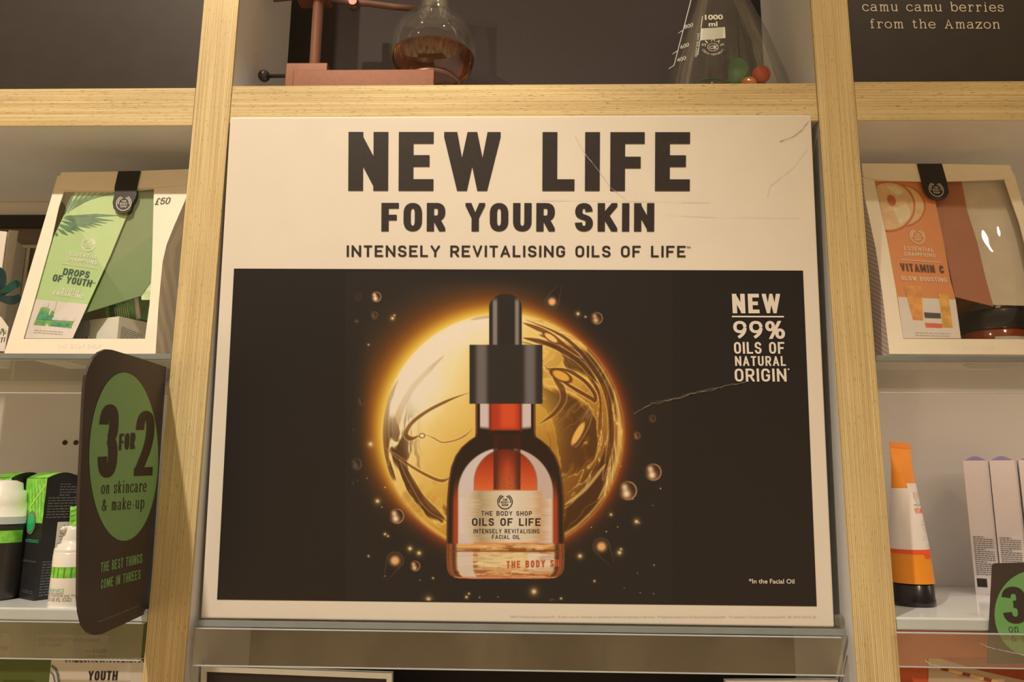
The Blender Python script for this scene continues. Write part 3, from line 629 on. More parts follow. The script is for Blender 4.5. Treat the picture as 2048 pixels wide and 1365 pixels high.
    NB = over(NB, sst(52, 50, ax) * sst(30, 32, ax) * sst(866, 856, Y + ax * .1), (214, 188, 172)); NB = over(NB, sst(33, 31, ax) * sst(864, 858, Y), (180, 52, 24))
    NB = over(NB, sst(24, 8, np.abs(sx - 6)) * sst(864, 850, Y), (216, 76, 36)); NB = over(NB, np.exp(-((ax - 31) / 3.) ** 2) * .6, (90, 26, 14)); NB = over(NB, sst(56, 58, ax) * sst(60, 58, ax) * .7, (150, 60, 30))
    B = B * (1 - nk[..., None]) + NB * nk[..., None]
    bub = (vnoise(X / 2.1, Y / 2.1, 77) > .86) * arch * np.exp(-((sx - 14) / 26.) ** 2); B = over(B, bub * .5, (70, 20, 12))
    # foot of thick clear glass
    f = sst(1086, 1090, Y)
    FT = ramp(np.clip((Y - 1086) / 70, 0, 1), [(0, (206, 140, 74)), (.12, (232, 178, 104)), (.2, (176, 98, 44)), (.3, (214, 160, 96)), (.55, (224, 186, 122)), (.85, (214, 150, 88)), (1, (196, 112, 60))])
    n2 = fbm(X / 30., Y / 3.2, 91); FT = over(FT, sst(.5, .66, n2) * .55, (120, 56, 22)); FT = over(FT, sst(.56, .6, fbm(X / 22., Y / 2.2, 95)) * .5, (252, 220, 160))
    FT = over(FT, sst(.80, .87, au) * .85, (70, 34, 20)); FT = over(FT, np.exp(-((au - .93) / .03) ** 2) * .8, (178, 86, 38))
    FT = over(FT, sst(.82, .80, au) * sst(.54, .56, au) * (sx < 0) * sst(1100, 1104, Y) * .9, (222, 196, 170)); FT = over(FT, sst(.55, .5, np.abs(u - .05)) * sst(1102, 1108, Y) * sst(1140, 1132, Y) * .6, (240, 212, 150))
    FT = over(FT, sst(.85, .8, au) * sst(.35, .4, u) * sst(1104, 1110, Y) * sst(1146, 1138, Y) * .6, (236, 214, 190))
    FT = over(FT, np.exp(-((Y - 1156) / 1.6) ** 2), (222, 134, 84)); FT = over(FT, np.exp(-((Y - 1103) / 1.5) ** 2) * .8, (120, 62, 26))
    B = B * (1 - f[..., None]) + FT * f[..., None]
    B = over(B, np.exp(-((ax - hw + 2) / 1.4) ** 2) * .4, (196, 120, 64))
    C = C * (1 - m[..., None]) + B * m[..., None]
    # paper label with its notched corners
    lab = np.clip(sst(936, 938, X) * sst(1086, 1084, X) * sst(981, 983, Y) * sst(1087, 1085, Y) + sst(919, 921, X) * sst(940, 938, X) * sst(995, 997, Y) * sst(1069, 1067, Y) + sst(1082, 1084, X) * sst(1104, 1102, X) * sst(997, 999, Y) * sst(1087, 1085, Y), 0, 1)
    br_ = fbm(X / 60., Y / 1.6, 61, 3)
    LB = ramp(np.clip((X - 920) / 184, 0, 1) + (br_ - .5) * .1, [(0, (226, 202, 180)), (.12, (214, 188, 150)), (.22, (178, 148, 106)), (.34, (208, 182, 140)), (.55, (230, 210, 178)), (.78, (222, 192, 150)), (.88, (206, 158, 108)), (1, (226, 202, 176))])
    C = C * (1 - lab[..., None]) + LB * lab[..., None]
    # rubber bulb and collar
    bl = sst(33.5, 32, ax) * sst(688, 692, 700 - (Y - 690) * 0 ) * (Y < 700) * sst(1.02, .98, np.hypot(ax / 33., np.minimum(Y - 616, 0) / 28.))
    K = np.broadcast_to(np.array([38., 33, 30]), X.shape + (3,)).copy()
    for x0, wd in ((990, 5), (1034, 4.5)): K = over(K, np.exp(-((X - x0) / wd) ** 4) * sst(592, 606, Y), (136, 120, 108))
    C = C * (1 - bl[..., None]) + K * bl[..., None]
    cl = sst(938, 940, X) * sst(1086, 1084, X) * sst(689, 691, Y) * sst(809, 807.5, Y)
    K = np.broadcast_to(np.array([42., 37, 33]), X.shape + (3,)).copy()
    for x0, wd in ((963, 12), (1060, 12)): K = over(K, np.exp(-((X - x0) / wd) ** 4), (110, 98, 90))
    C = C * (1 - cl[..., None]) + K * cl[..., None]
    fade = np.minimum.reduce([sst(690, 750, X), sst(1345, 1325, X), sst(545, 580, Y), sst(1206, 1198, Y)])
    C = over(C, 1 - fade, BLK)
    return alb(np.clip(C, 0, 255)) 
def art_mesh():
    st_ = 1.25
    xs, ys = np.arange(690, 1345.1, st_), np.arange(545, 1212.1, st_)
    gx, gy = np.meshgrid(xs, ys); nx, ny = len(xs), len(ys)
    gy = 545 + (gy - 545) / (ys[-1] - 545) * (1200 + (gx - 434) * .01125 - 1.5 - 545)
    d = np.stack([(gx - 1024) / F, np.ones_like(gx), -(gy - 682.5) / F], -1) @ np.array(ROT).T
    n = np.array(PO.n[:]); o = np.array((PO.o + PO.n * .0005)[:]); e = np.array(EYE[:])
    t = ((o - e) @ n) / (d @ n); P = (e + d * t[..., None]).reshape(-1, 3) - np.array(BASE[poster][:])
    i = np.arange(ny - 1)[:, None] * nx + np.arange(nx - 1)[None]; q = np.stack([i, i + 1, i + nx + 1, i + nx], -1).reshape(-1, 4)
    me = bpy.data.meshes.new('globe_print')
    me.vertices.add(len(P)); me.vertices.foreach_set('co', P.ravel())
    me.loops.add(q.size); me.loops.foreach_set('vertex_index', q.ravel().astype(np.int32))
    me.polygons.add(len(q)); me.polygons.foreach_set('loop_start', np.arange(0, q.size, 4, dtype=np.int32)); me.polygons.foreach_set('loop_total', np.full(len(q), 4, np.int32))
    me.update()
    c = art(gx, gy).reshape(-1, 3); c = np.concatenate([c, np.ones((len(c), 1))], 1)
    ca = me.color_attributes.new('print', 'FLOAT_COLOR', 'POINT'); ca.data.foreach_set('color', c.ravel().astype(np.float32))
    m = bpy.data.materials.new('printed_picture'); m.use_nodes = True; nt = m.node_tree; b = nt.nodes['Principled BSDF']
    a = nt.nodes.new('ShaderNodeAttribute'); a.attribute_name = 'print'; nt.links.new(a.outputs['Color'], b.inputs['Base Color'])
    b.inputs['Roughness'].default_value = .42
    me.materials.append(m)
    ob = bpy.data.objects.new('globe_print', me); COL.objects.link(ob); ob.parent = field; BASE[ob] = BASE[poster]
    tag(ob, 'printed golden oil globe with a dark dropper bottle')
    return ob
gp = art_mesh()
L = line('THE BODY SHOP', 962.6, 1031.8, 1063.5, 1032, 9, .16, .14, track=.24) + line('OILS OF LIFE', 944, 1052, 1081, 1052.3, 15, .19, .16, track=.2)
L += line('INTENSELY REVITALISING', 947, 1067.2, 1078.6, 1067.4, 8.6, .15, .13, track=.22) + line('FACIAL OIL', 984, 1078.5, 1040, 1078.7, 8.2, .15, .13, track=.22)
L += logo(1010, 1004, 15.5)
obj('bottle_lettering', patch(PO, L, .0007), ink, gp, 'dark lettering on the printed bottle label')
obj('embossed_lettering', patch(PO, line('THE BODY SH', 1013, 1137, 1118, 1134, 14, .2, .17, track=.3), .0007), mat('amber_red', (196, 84, 44), .4, noise=.3, nscale=900), gp, 'amber red lettering on the printed bottle foot')

# ------------------------------------------------------------------ gift bags
paper_bag = mat('cream_bag_card', (242, 214, 172), .5, spec=.35, noise=.02)
tabm = mat('black_tab', (40, 34, 30), .45, noise=.08, nscale=200)
silver = mat('pale_tab_print', (196, 176, 146), .4, noise=.05)
def stripe_mat(name, c0, c1, scale, rot):
    m = bpy.data.materials.new(name); m.use_nodes = True; nt = m.node_tree; b = nt.nodes['Principled BSDF']
    tc = nt.nodes.new('ShaderNodeTexCoord'); mp = nt.nodes.new('ShaderNodeMapping'); wv = nt.nodes.new('ShaderNodeTexWave'); rp = nt.nodes.new('ShaderNodeValToRGB')
    mp.inputs['Rotation'].default_value = rot; wv.inputs['Scale'].default_value = scale; wv.inputs['Distortion'].default_value = 1.2; wv.inputs['Detail Scale'].default_value = .2
    rp.color_ramp.elements[0].position = .42; rp.color_ramp.elements[1].position = .58
    rp.color_ramp.elements[0].color = list(alb(c0)) + [1]; rp.color_ramp.elements[1].color = list(alb(c1)) + [1]
    L = nt.links.new; L(tc.outputs['Object'], mp.inputs[0]); L(mp.outputs[0], wv.inputs['Vector']); L(wv.outputs[0], rp.inputs[0]); L(rp.outputs[0], b.inputs['Base Color'])
    b.inputs['Roughness'].default_value = .5; return m
def bagplane(zb, yb, ztp, ytp):
    return plane3(Vector((0, yb, zb)), Vector((1, yb, zb)), Vector((0, ytp, ztp)))
def strips(P, outer, inner, off=0.0, t=.0006):       # frame with a hole: outer and inner outlines matched point for point
    m = MB(); n = len(outer)
    for i in range(n - 1):
        q = [outer[i], outer[i + 1], inner[i + 1], inner[i]]; m.prism([P(x, y, off) for x, y in q], -P.n * t)
    return m
def gusset(P, edge, dx, yb, yt):
    pts = [P(x, y) for x, y in edge]; z0, z1 = min(p.z for p in pts), max(p.z for p in pts); m = MB()
    bk = [Vector((p.x + dx, yb + (yt - yb) * (p.z - z0) / (z1 - z0), p.z)) for p in pts]
    mid = [(a + b) / 2 + Vector((-dx * .0, 0, 0)) for a, b in zip(pts, bk)]
    for i in range(len(pts) - 1): m.add([pts[i], pts[i + 1], mid[i + 1], mid[i]], [(0, 1, 2, 3)]); m.add([mid[i], mid[i + 1], bk[i + 1], bk[i]], [(0, 1, 2, 3)])
    return m, bk

# green bag
ztop = at(257, 345, .052).z
GB = bagplane(.1144, .004, ztop, .052)
bag = thing('gift_bag', (-.41, .05, .1144), 'cream windowed gift bag with green card reading Drops of Youth', 'gift bag')
left_o = [(8, 708), (42, 600), (79, 475), (100, 404), (115, 352)]; left_i = [(47, 678), (73, 587), (103, 480), (118, 414), (129, 380)]
right_o = [(311, 708), (317, 610), (325, 525), (333, 490), (349, 450), (366, 411), (388, 352)]; right_i = [(290, 678), (299, 610), (303.5, 540), (305, 490), (306, 450), (307, 410), (308, 372)]
body = strips(GB, left_o, left_i)
for p in strips(GB, right_o, right_i).f: pass
r = strips(GB, right_o, right_i); body.add(r.v, r.f)
r = strips(GB, [(8, 708), (311, 708)], [(47, 678), (290, 678)]); body.add(r.v, r.f)
r = strips(GB, [(115, 352), (250, 346), (388, 342)], [(129, 384), (250, 384), (308, 378)]); body.add(r.v, r.f)
fr = obj('front', body, paper_bag, bag)
obj('embossed_lettering', patch(GB, line('THE BODY SHOP', 114, 696, 202, 696.5, 7.5, .16, track=.2), .0002), mat('pale_emboss', (255, 234, 200), .4, noise=.02), fr)
gm = stripe_mat('striped_gusset', (206, 176, 134), (222, 192, 148), 45, (0, 0, .5))
g, bkR = gusset(GB, right_o, .006, .100, .056); obj('side_gusset', g, gm, bag, 'striped side fold of the bag')
g, bkL = gusset(GB, left_o, .004, .100, .056); obj('side_gusset', g, gm, bag, 'striped side fold of the bag')
def backp(bl, br, nm, parent, m):
    q = MB(); q.prism([bl[0], br[0], br[-1], bl[-1]], (0, .0006, 0)); return obj(nm, q, m, parent)
backp(bkL, bkR, 'back', bag, paper_bag)
q = MB(); q.prism([GB(8, 708), GB(311, 708), bkR[0], bkL[0]], (0, 0, .0005)); obj('base', q, paper_bag, bag)
card = [(153, 380), (128, 430), (107, 475), (84, 540), (63, 600), (47, 677.5), (145, 677.5), (176, 609), (220, 513), (255, 428), (275, 380)]
cd = obj('card', slab(GB, card, .0004, -.0016), mat('green_card', (188, 204, 128), .45, noise=.02), bag, 'light green product card')
obj('card_foot', patch(GB, [[(62, 598), (176, 609), (145, 677.2), (47, 677.2)]], -.0014), printwhite, cd, 'white lower part of the card')
gd = mat('card_green_ink', (60, 84, 62), .5, noise=.05); wt_ = mat('card_white_ink', (250, 250, 214), .5, noise=.02)
up = (.30, -1)
obj('title', patch(GB, line('DROPS', 124.5, 549.5, 177, 556.5, 13, .22, up=up, track=.15) + line('OF YOUTH', 104, 562, 181, 574, 13.5, .22, up=up, track=.15) + line('TM', 183, 567, 190, 568, 3, .2, up=up), -.0012), gd, cd)
L = line('ESSENTIAL', 139, 511.5, 194, 518.5, 7.2, .19, up=up, track=.2) + line('CHAMPIONS', 133, 521.5, 193, 529.5, 7.2, .19, up=up, track=.2) + line('YOUTH', 123, 584, 157, 587.5, 8, .2, up=up, track=.2) + line('ENHANCING', 105.5, 590, 165, 598, 8, .2, up=up, track=.2)
L += [[(120, 526), (196, 537.5), (196, 538.5), (120, 527)]] + logo(177, 489, 14, (-.12, .05))
obj('caption', patch(GB, L, -.0012), wt_, cd)
leaf = []
rnd = random.Random(3)
for k in range(11):      # palm frond, leaflets on both sides of a stem rising to the right
    t = k / 10; bx, by = 128 + 60 * t, 432 - 42 * t
    tx, ty = (118 + 16 * k, 381) if k > 4 else (150 + 12 * k, 381)
    leaf.append([(bx, by), (bx + (tx - bx) * .5 - 4, by + (ty - by) * .5), (min(tx, 272), max(ty, 381)), (bx + (tx - bx) * .5 + 3, by + (ty - by) * .55 + 2)])
for k, (ax, ay, ex, ey) in enumerate(((128, 432, 242, 431), (128, 433, 230, 442), (128, 434, 216, 447), (126, 434, 206, 452), (124, 436, 195, 455), (120, 441, 184, 457), (120, 440, 170, 464), (117, 448, 158, 463), (117, 450, 150, 468), (113, 457, 136, 471), (109, 466, 116, 472))):
    mx, my = ax + (ex - ax) * .55, ay + (ey - ay) * .55; leaf.append([(ax, ay), (mx + 1.5, my - 3.6), (ex, ey), (mx - 1.5, my + 2.6)])
obj('palm_leaf', patch(GB, leaf, -.0013), mat('palm_green', (92, 124, 84), .5, noise=.25, nscale=200), cd, 'dark green palm leaf print')
obj('product_picture', patch(GB, [[(82, 615), (100, 618), (90, 652), (67, 650)], [(103, 622), (109, 624), (100, 649), (90, 648)], [(101, 641), (147, 644), (142, 657), (96, 652)]], -.0012), mat('printed_green_bottles', (112, 160, 84), .4, noise=.4, nscale=160), cd, 'printed green bottles and jar')
obj('product_band', patch(GB, [[(78.5, 627), (97.5, 629), (94, 640), (74, 639)], [(105, 630), (107.5, 631), (103, 641), (95, 640)], [(106, 645), (138, 648), (136, 653), (104, 651)]], -.0009), mat('printed_teal_band', (84, 146, 110), .4, noise=.3, nscale=300), cd, 'teal bands on the printed products')
obj('product_cap', patch(GB, [[(88, 604), (98, 605), (96, 616), (85, 614)], [(108, 602), (114, 603), (109, 622), (104, 621)], [(103, 634), (150, 638), (148, 643), (102, 640)]], -.0010), mat('printed_pale_cap', (222, 208, 178), .4, noise=.1, nscale=200), cd, 'pale caps on the printed products')
obj('fine_print', patch(GB, bars(69, 659.5, 128, 664, 1.3, 2, 4.5, .05, 6, (-.25, 1)), -.0010), faint, cd)
obj('inner_sleeve', slab(GB, [(274, 381), (308, 377), (304, 560), (282, 592), (168, 627), (176, 609), (220, 513), (255, 428)], .0005, -.004), mat('shaded_green_sleeve', (112, 128, 72), .5, noise=.04), bag, 'green sleeve inside the window, painted darker for its shadow')  # shadow inside the sleeve is painted in as a darker green
obj('inner_sleeve', slab(GB, [(303, 560), (303, 600), (283, 600), (281, 556)], .0005, -.0046), mat('pale_green_sleeve', (198, 204, 140), .5, noise=.25, nscale=120), bag, 'pale green strip inside the window')
win = MB(); win.poly([GB(x, y, .0003) for x, y in left_i[::1] + right_i[::-1]])
obj('window', win, film, bag, 'clear cellophane window')
flap = [(122.5, 345), (114, 367), (115, 374.5), (135, 379), (154, 381), (229, 381), (274, 377), (308, 375), (369, 369), (395, 367), (397, 337), (371, 338.6), (250, 343)]
fl = obj('flap', slab(GB, flap, .0008, .0014), paper_bag, bag)
tb = [(236.5, 342.5), (229, 375), (229, 388), (225, 405), (227, 417), (234, 425), (244, 427.5), (254, 425.5), (260.5, 421), (264, 408), (269.5, 399), (273.5, 388), (272.5, 381), (281, 342)]
tb_ = obj('tab', slab(GB, tb, .0008, .0026), tabm, bag, 'black closing tab with round emblem')
obj('emblem', patch(GB, logo(247.5, 406.5, 15.5, (-.1, 0)), .0028), silver, tb_, 'pale round emblem')
obj('price_writing', patch(GB, line('£50', 309, 409.5, 338, 407.5, 13, .13, up=(.32, -1), track=.12), .0006), ink, bag, 'handwritten price 50 pounds')

# boxes showing through the green bag's window
zf = .1150
def face_plane(p, q): 
    n = (q - p).cross(Vector((0, 0, 1)))
    if n.dot(EYE - p) < 0: n = -n
    return Plane(p, n)
def corner_box(C, ang, w, dep, h):      # upright box: C the near vertical edge, w along the left face, dep along the right face
    e1 = Vector((math.cos(ang), math.sin(ang), 0)); e2 = Vector((-math.sin(ang), math.cos(ang), 0))
    a, b, c, d = C, C + e1 * dep, C + e1 * dep - Vector((e2.y, -e2.x, 0)) * 0, C
    L_ = C - Vector((math.sin(math.pi / 2 - ang) * 0, 0, 0))
    f = Vector((-math.sin(ang), math.cos(ang), 0))       # perpendicular to e1, away to the left-back
    pts = [C, C + e1 * dep, C + e1 * dep + f * w, C + f * w]
    return MB().prism(pts, (0, 0, h)), e1, f
C0 = Vector((at(234, 677, .020).x, .020, zf))
hb = at(234, 633, .020).z - zf
b1, e1, f1 = corner_box(C0, math.radians(66), .043, .048, hb)
wb = thing('product_box', C0, 'white product box with pale print inside the green gift bag', 'box')
bx = obj('carton', b1, mat('white_carton', (240, 222, 190), .45, noise=.02), wb)
WP = face_plane(C0, C0 + f1); WS = face_plane(C0, C0 + e1)
obj('side_print', patch(WS, bars(243, 653, 288, 672, 1.1, 8, 3.6, .3, 4, (-.1, 1)), .0003), gd, bx)
obj('grey_block', patch(WP, [[(160, 642), (177, 642), (177, 646), (181, 646), (179, 672), (172, 672), (172, 677), (150, 677)]], .0003), mat('grey_print', (190, 172, 156), .5, noise=.03), bx)
gbox = thing('product_box', at(240, 645, .036), 'green and white carton lying tilted inside the green gift bag', 'box')
GP = Plane(at(240, 620, .038), (.25, -1, -.1))
pts = [(209, 607), (277, 594), (283, 638), (214, 652)]
m = MB(); m.prism([GP(x, y) for x, y in pts], (.004, .024, -.001))
gc = obj('carton', m, mat('green_carton', (112, 160, 84), .4, noise=.25, nscale=60), gbox)
obj('print', patch(GP, bars(232, 645, 228, 608, 1.3, 7, 4.2, .4, 9, (1, -.15)), .0003), wt_, gc)
obj('print_panel', patch(GP, [[(217, 609), (230, 606), (236, 645), (221, 648)]], .0002), mat('dark_green_print', (66, 92, 60), .5, noise=.1), gc)
obj('pale_band', patch(GP, [[(269, 596.5), (276, 595), (281, 637), (273, 640)]], .0002), printwhite, gc)

# orange bag
ztop2 = at(1876, 328, .072).z
OB = bagplane(.1160, .004, ztop2, .072)
bag = thing('gift_bag', (.42, .05, .116), 'cream windowed gift bag with orange card reading Vitamin C', 'gift bag')
left_o = [(1779, 708.5), (1764, 583), (1751.6, 498), (1739, 440), (1729.6, 396), (1724, 340)]; left_i = [(1806.5, 678), (1792, 580), (1776, 490), (1766, 440), (1757, 400), (1748, 358)]
right_o = [(2112, 710), (2096, 600), (2078, 510), (2064, 452), (2048, 415), (2029, 350)]; right_i = [(2084, 679), (2070, 590), (2052, 500), (2038, 445), (2022, 400), (2006, 352)]
body = strips(OB, left_o, left_i)
for a, b in ((right_o, right_i), ([(1779, 708.5), (2112, 710)], [(1806.5, 678), (2084, 679)]), ([(1724, 332), (1876, 329), (2024, 333)], [(1748, 362), (1876, 364), (2006, 360)])):
    r = strips(OB, a, b); body.add(r.v, r.f)
fr = obj('front', body, paper_bag, bag)
obj('embossed_lettering', patch(OB, line('THE BODY SHOP', 1899, 700, 1992, 701, 9, .16, track=.2), .0002), MATS['pale_emboss'], fr)
gm2 = stripe_mat('striped_pink_gusset', (190, 156, 130), (216, 184, 156), 110, (.4, .5, .5))
g, bkL = gusset(OB, left_o, -.006, .100, .076); obj('side_gusset', g, gm2, bag, 'striped side fold of the bag')
g, bkR = gusset(OB, right_o, -.003, .100, .076); obj('side_gusset', g, gm2, bag, 'striped side fold of the bag')
backp(bkL, bkR, 'back', bag, paper_bag)
q = MB(); q.prism([OB(1779, 708.5), OB(2112, 710), bkR[0], bkL[0]], (0, 0, .0005)); obj('base', q, paper_bag, bag)
right_c = [(1869, 395), (1876, 429), (1888, 487), (1900.5, 559), (1911, 599), (1922, 677.5)]
cd = obj('card', slab(OB, left_i + [(1800, 358), (1862, 362)] + right_c, .0004, -.0016), mat('orange_card', (228, 138, 72), .45, noise=.02), bag, 'orange product card')
obj('card_foot', patch(OB, [[(1795.5, 594), (1911, 599.5), (1922, 677.2), (1806.5, 677.2)]], -.0014), printwhite, cd, 'white lower part of the card')
dk = mat('card_brown_ink', (98, 62, 40), .5, noise=.05)
up = (-.2, -1)
obj('title', patch(OB, line('VITAMIN C', 1803, 542, 1889, 547, 15.5, .22, up=up, track=.2), -.0011), dk, cd)
L = line('ESSENTIAL', 1809, 500.5, 1868, 504.5, 8, .19, up=up, track=.2) + line('CHAMPIONS', 1809, 511.5, 1872, 515.5, 8, .19, up=up, track=.2) + line('GLOW BOOSTING', 1804, 560.7, 1894, 565, 9, .2, up=up, track=.2)
L += [[(1802, 519), (1882, 524.5), (1882, 525.7), (1802, 520.2)]] + logo(1835, 473, 15, (.12, .05))
obj('caption', patch(OB, L, -.0011), mat('card_cream_ink', (246, 216, 170), .5, noise=.02), cd)
def lim(pts, line_):      # keep an outline right of the card's left edge
    ys = [p[1] for p in line_][::-1]; xs = [p[0] for p in line_][::-1]
    return [(max(x, float(np.interp(y, ys, xs)) + .5), max(y, 362)) for x, y in pts]
sl = []
ringm = mat('fruit_rim_print', (206, 112, 58), .5, noise=.05); fles = mat('fruit_flesh_print', (236, 184, 122), .5, noise=.12, nscale=90); pit = mat('fruit_pit_print', (200, 104, 52), .5, noise=.05)
obj('fruit_rim', patch(OB, [lim(ellipse(1801, 411, 51, 43, 40, .2), left_i)], -.00138), ringm, cd); obj('fruit_slice', patch(OB, [lim(ellipse(1800, 411, 48, 40, 40, .2), left_i)], -.00132), fles, cd)
obj('fruit_rim', patch(OB, [lim(ellipse(1778, 413, 53, 51, 40), left_i)], -.00126), ringm, cd); obj('fruit_slice', patch(OB, [lim(ellipse(1777, 413, 50, 47, 40), left_i)], -.0012), fles, cd)
obj('fruit_wedge', patch(OB, [lim([(1786, 418), (1812, 408), (1822, 424), (1816, 440), (1800, 449)], left_i), lim([(1770, 372), (1792, 372), (1806, 386), (1796, 392)], left_i)], -.00114), mat('fruit_light_print', (240, 208, 152), .5, noise=.1, nscale=90), cd)
obj('fruit_pit', patch(OB, [ellipse(1783, 401, 8, 12, 20, -.4)], -.00108), pit, cd)
obj('product_picture', patch(OB, [[(1808, 572), (1843, 573), (1846, 641), (1826, 640)]], -.0012), mat('printed_orange_tube', (232, 142, 62), .4, noise=.3, nscale=90), cd, 'printed orange tube')
obj('product_picture', patch(OB, [[(1877, 588), (1896, 589), (1906, 656), (1886, 655)]], -.0012), mat('printed_orange_bottle', (230, 158, 62), .4, noise=.3, nscale=90), cd, 'printed orange bottle')
obj('product_picture', patch(OB, [[(1848, 625), (1881, 627), (1882, 637), (1850, 636)]], -.0010), mat('printed_lid', (76, 68, 62), .4, noise=.1), cd, 'printed dark jar lid')
obj('product_picture', patch(OB, [[(1850, 646), (1885, 648), (1885, 656), (1852, 655)]], -.0011), mat('printed_red', (232, 96, 60), .4, noise=.1), cd, 'printed red jar')
obj('fine_print', patch(OB, bars(1830, 665, 1902, 667, 1.4, 2, 5, .02, 3, (.1, 1)), -.0011), faint, cd)
obj('inner_sleeve', slab(OB, [(1862, 363), (1923, 363), (1934, 420), (1955, 487), (1972, 560), (1987, 613), (1950, 604), (1910, 594), (1888, 487), (1869, 398)], .0005, -.005), mat('rust_sleeve', (176, 104, 66), .45, noise=.04), bag, 'rust brown sleeve inside the window')
obj('inner_sheet', slab(OB, [(1920, 364), (2012, 356), (2040, 445), (2056, 520), (2066, 612), (1984, 610), (1970, 560), (1953, 487), (1932, 420)], .0005, -.0075), mat('cream_inner_sheet', (216, 190, 152), .5, noise=.05), bag, 'cream sheet inside the window')
# cellophane with an added bulge, curved to catch a glint of the right spot
def bulge_film(P, lo, ro, amp, fx):
    m = MB(); nu, nv = 48, 36; vs = []
    def along(pts, t):
        k = t * (len(pts) - 1); i = min(int(k), len(pts) - 2); f = k - i; return (pts[i][0] + (pts[i + 1][0] - pts[i][0]) * f, pts[i][1] + (pts[i + 1][1] - pts[i][1]) * f)
    for j in range(nv + 1):
        a, b = along(lo, j / nv), along(ro, j / nv)
        for i in range(nu + 1):
            u = i / nu; v = j / nv; h = amp * math.sin(math.pi * v ** 1.35) ** .8 * math.sin(math.pi * u ** fx) if 0 < u < 1 and 0 < v < 1 else 0
            vs.append(P(a[0] + (b[0] - a[0]) * u, a[1] + (b[1] - a[1]) * u, .0003 + max(h, 0)))
    fs = [(j * (nu + 1) + i, j * (nu + 1) + i + 1, (j + 1) * (nu + 1) + i + 1, (j + 1) * (nu + 1) + i) for j in range(nv) for i in range(nu)]
    return m.add(vs, fs, True)
obj('window', bulge_film(OB, left_i, right_i, .0063, 5.8), film, bag, 'clear cellophane window')
flap = [(1723.7, 327), (1726, 350), (1730, 354), (1744, 358), (1788, 361), (1843, 363), (1920, 362), (1981, 360), (2022, 357), (2027, 352.5), (2027, 348), (2019, 330.5), (1883, 328)]
obj('flap', slab(OB, flap, .0008, .0014), paper_bag, bag)
tb = [(1834.5, 327.5), (1843, 362), (1848.6, 381.5), (1858, 394), (1867, 398.5), (1876, 399.8), (1885, 398.5), (1892, 395.5), (1898, 385), (1894, 364), (1883.7, 327.5)]
tb_ = obj('tab', slab(OB, tb, .0008, .0026), tabm, bag, 'black closing tab with round emblem')
obj('emblem', patch(OB, logo(1872.5, 379, 15, (.15, .05)), .0028), silver, tb_, 'pale round emblem')

amber = mat('amber_plastic', (150, 66, 22), .12, spec=.6, noise=.03, coat=.5)
lidm = mat('black_lid', (52, 44, 40), .2, spec=.6, noise=.04)
class Cyl:
    def __init__(s, c, r): s.c = Vector(c); s.r = r
    def __call__(s, px, py, off=0.0):
        d = ray(px, py); o = EYE - s.c; R = s.r + off
        a = d.x ** 2 + d.y ** 2; b = 2 * (o.x * d.x + o.y * d.y); c = o.x ** 2 + o.y ** 2 - R * R; q = b * b - 4 * a * c
        t = (-b - math.sqrt(max(q, 0))) / (2 * a); return EYE + d * t
    def uv(s, a, z, off=0.0): return Vector((s.c.x + (s.r + off) * math.sin(a), s.c.y - (s.r + off) * math.cos(a), z))
def cyl_band(c, r, a0, a1, z0, z1, n=24):
    m = MB(); vs = []
    for i in range(n + 1):
        a = a0 + (a1 - a0) * i / n
        for z in (z0, z1): vs.append((c.x + r * math.sin(a), c.y - r * math.cos(a), z))
    return m.add(vs, [(2 * i, 2 * i + 2, 2 * i + 3, 2 * i + 1) for i in range(n)], True)
def cyl_text(c, r, polys, a0, z0, off=.0002):      # flat lettering wrapped round a cylinder; a0 the angle of its left end
    m = MB()
    for p in polys: m.poly([(c.x + (r + off) * math.sin(a0 + u / r), c.y - (r + off) * math.cos(a0 + u / r), z0 + v) for u, v in p])
    return m
jc = Vector((at(1984, 650, .058).x, .058, .1165)); jr = .0300
zl0, zl1 = at(1984, 655, .03).z, at(1984, 616, .03).z
jar = thing('cream_jar', jc, 'black lidded amber cream jar inside the orange gift bag', 'jar')
obj('jar_body', MB().lathe([(jr * .9, .1165), (jr * .97, .119), (jr * .97, zl0 - .001), (jr * .93, zl0)], (jc.x, jc.y, 0)), amber, jar)
obj('lid', MB().lathe([(jr, zl0 - .0005), (jr * 1.01, zl0 + .001), (jr * 1.01, zl1 - .002), (jr * .97, zl1)], (jc.x, jc.y, 0)), lidm, jar)
lb = obj('label', cyl_band(jc, jr * .975, -.5, 1.2, .1172, zl0 - .0085), printwhite, jar)
obj('lettering', cyl_text(jc, jr * .975, word('VITAMIN C', .022, .0032, .2), .33, .1178), mat('red_ink', (220, 90, 50), .5, noise=.03), lb)
tube2 = thing('lotion_tube', (at(1930, 610, .075).x, .075, .15), 'small yellow bottle lying behind the cream jar in the orange bag', 'bottle')
obj('tube_body', MB().tube([at(1896, 640, .08), at(1935, 604, .082), at(1952, 590, .084)], .0085, 20), mat('yellow_plastic', (214, 142, 52), .25, noise=.05), tube2)

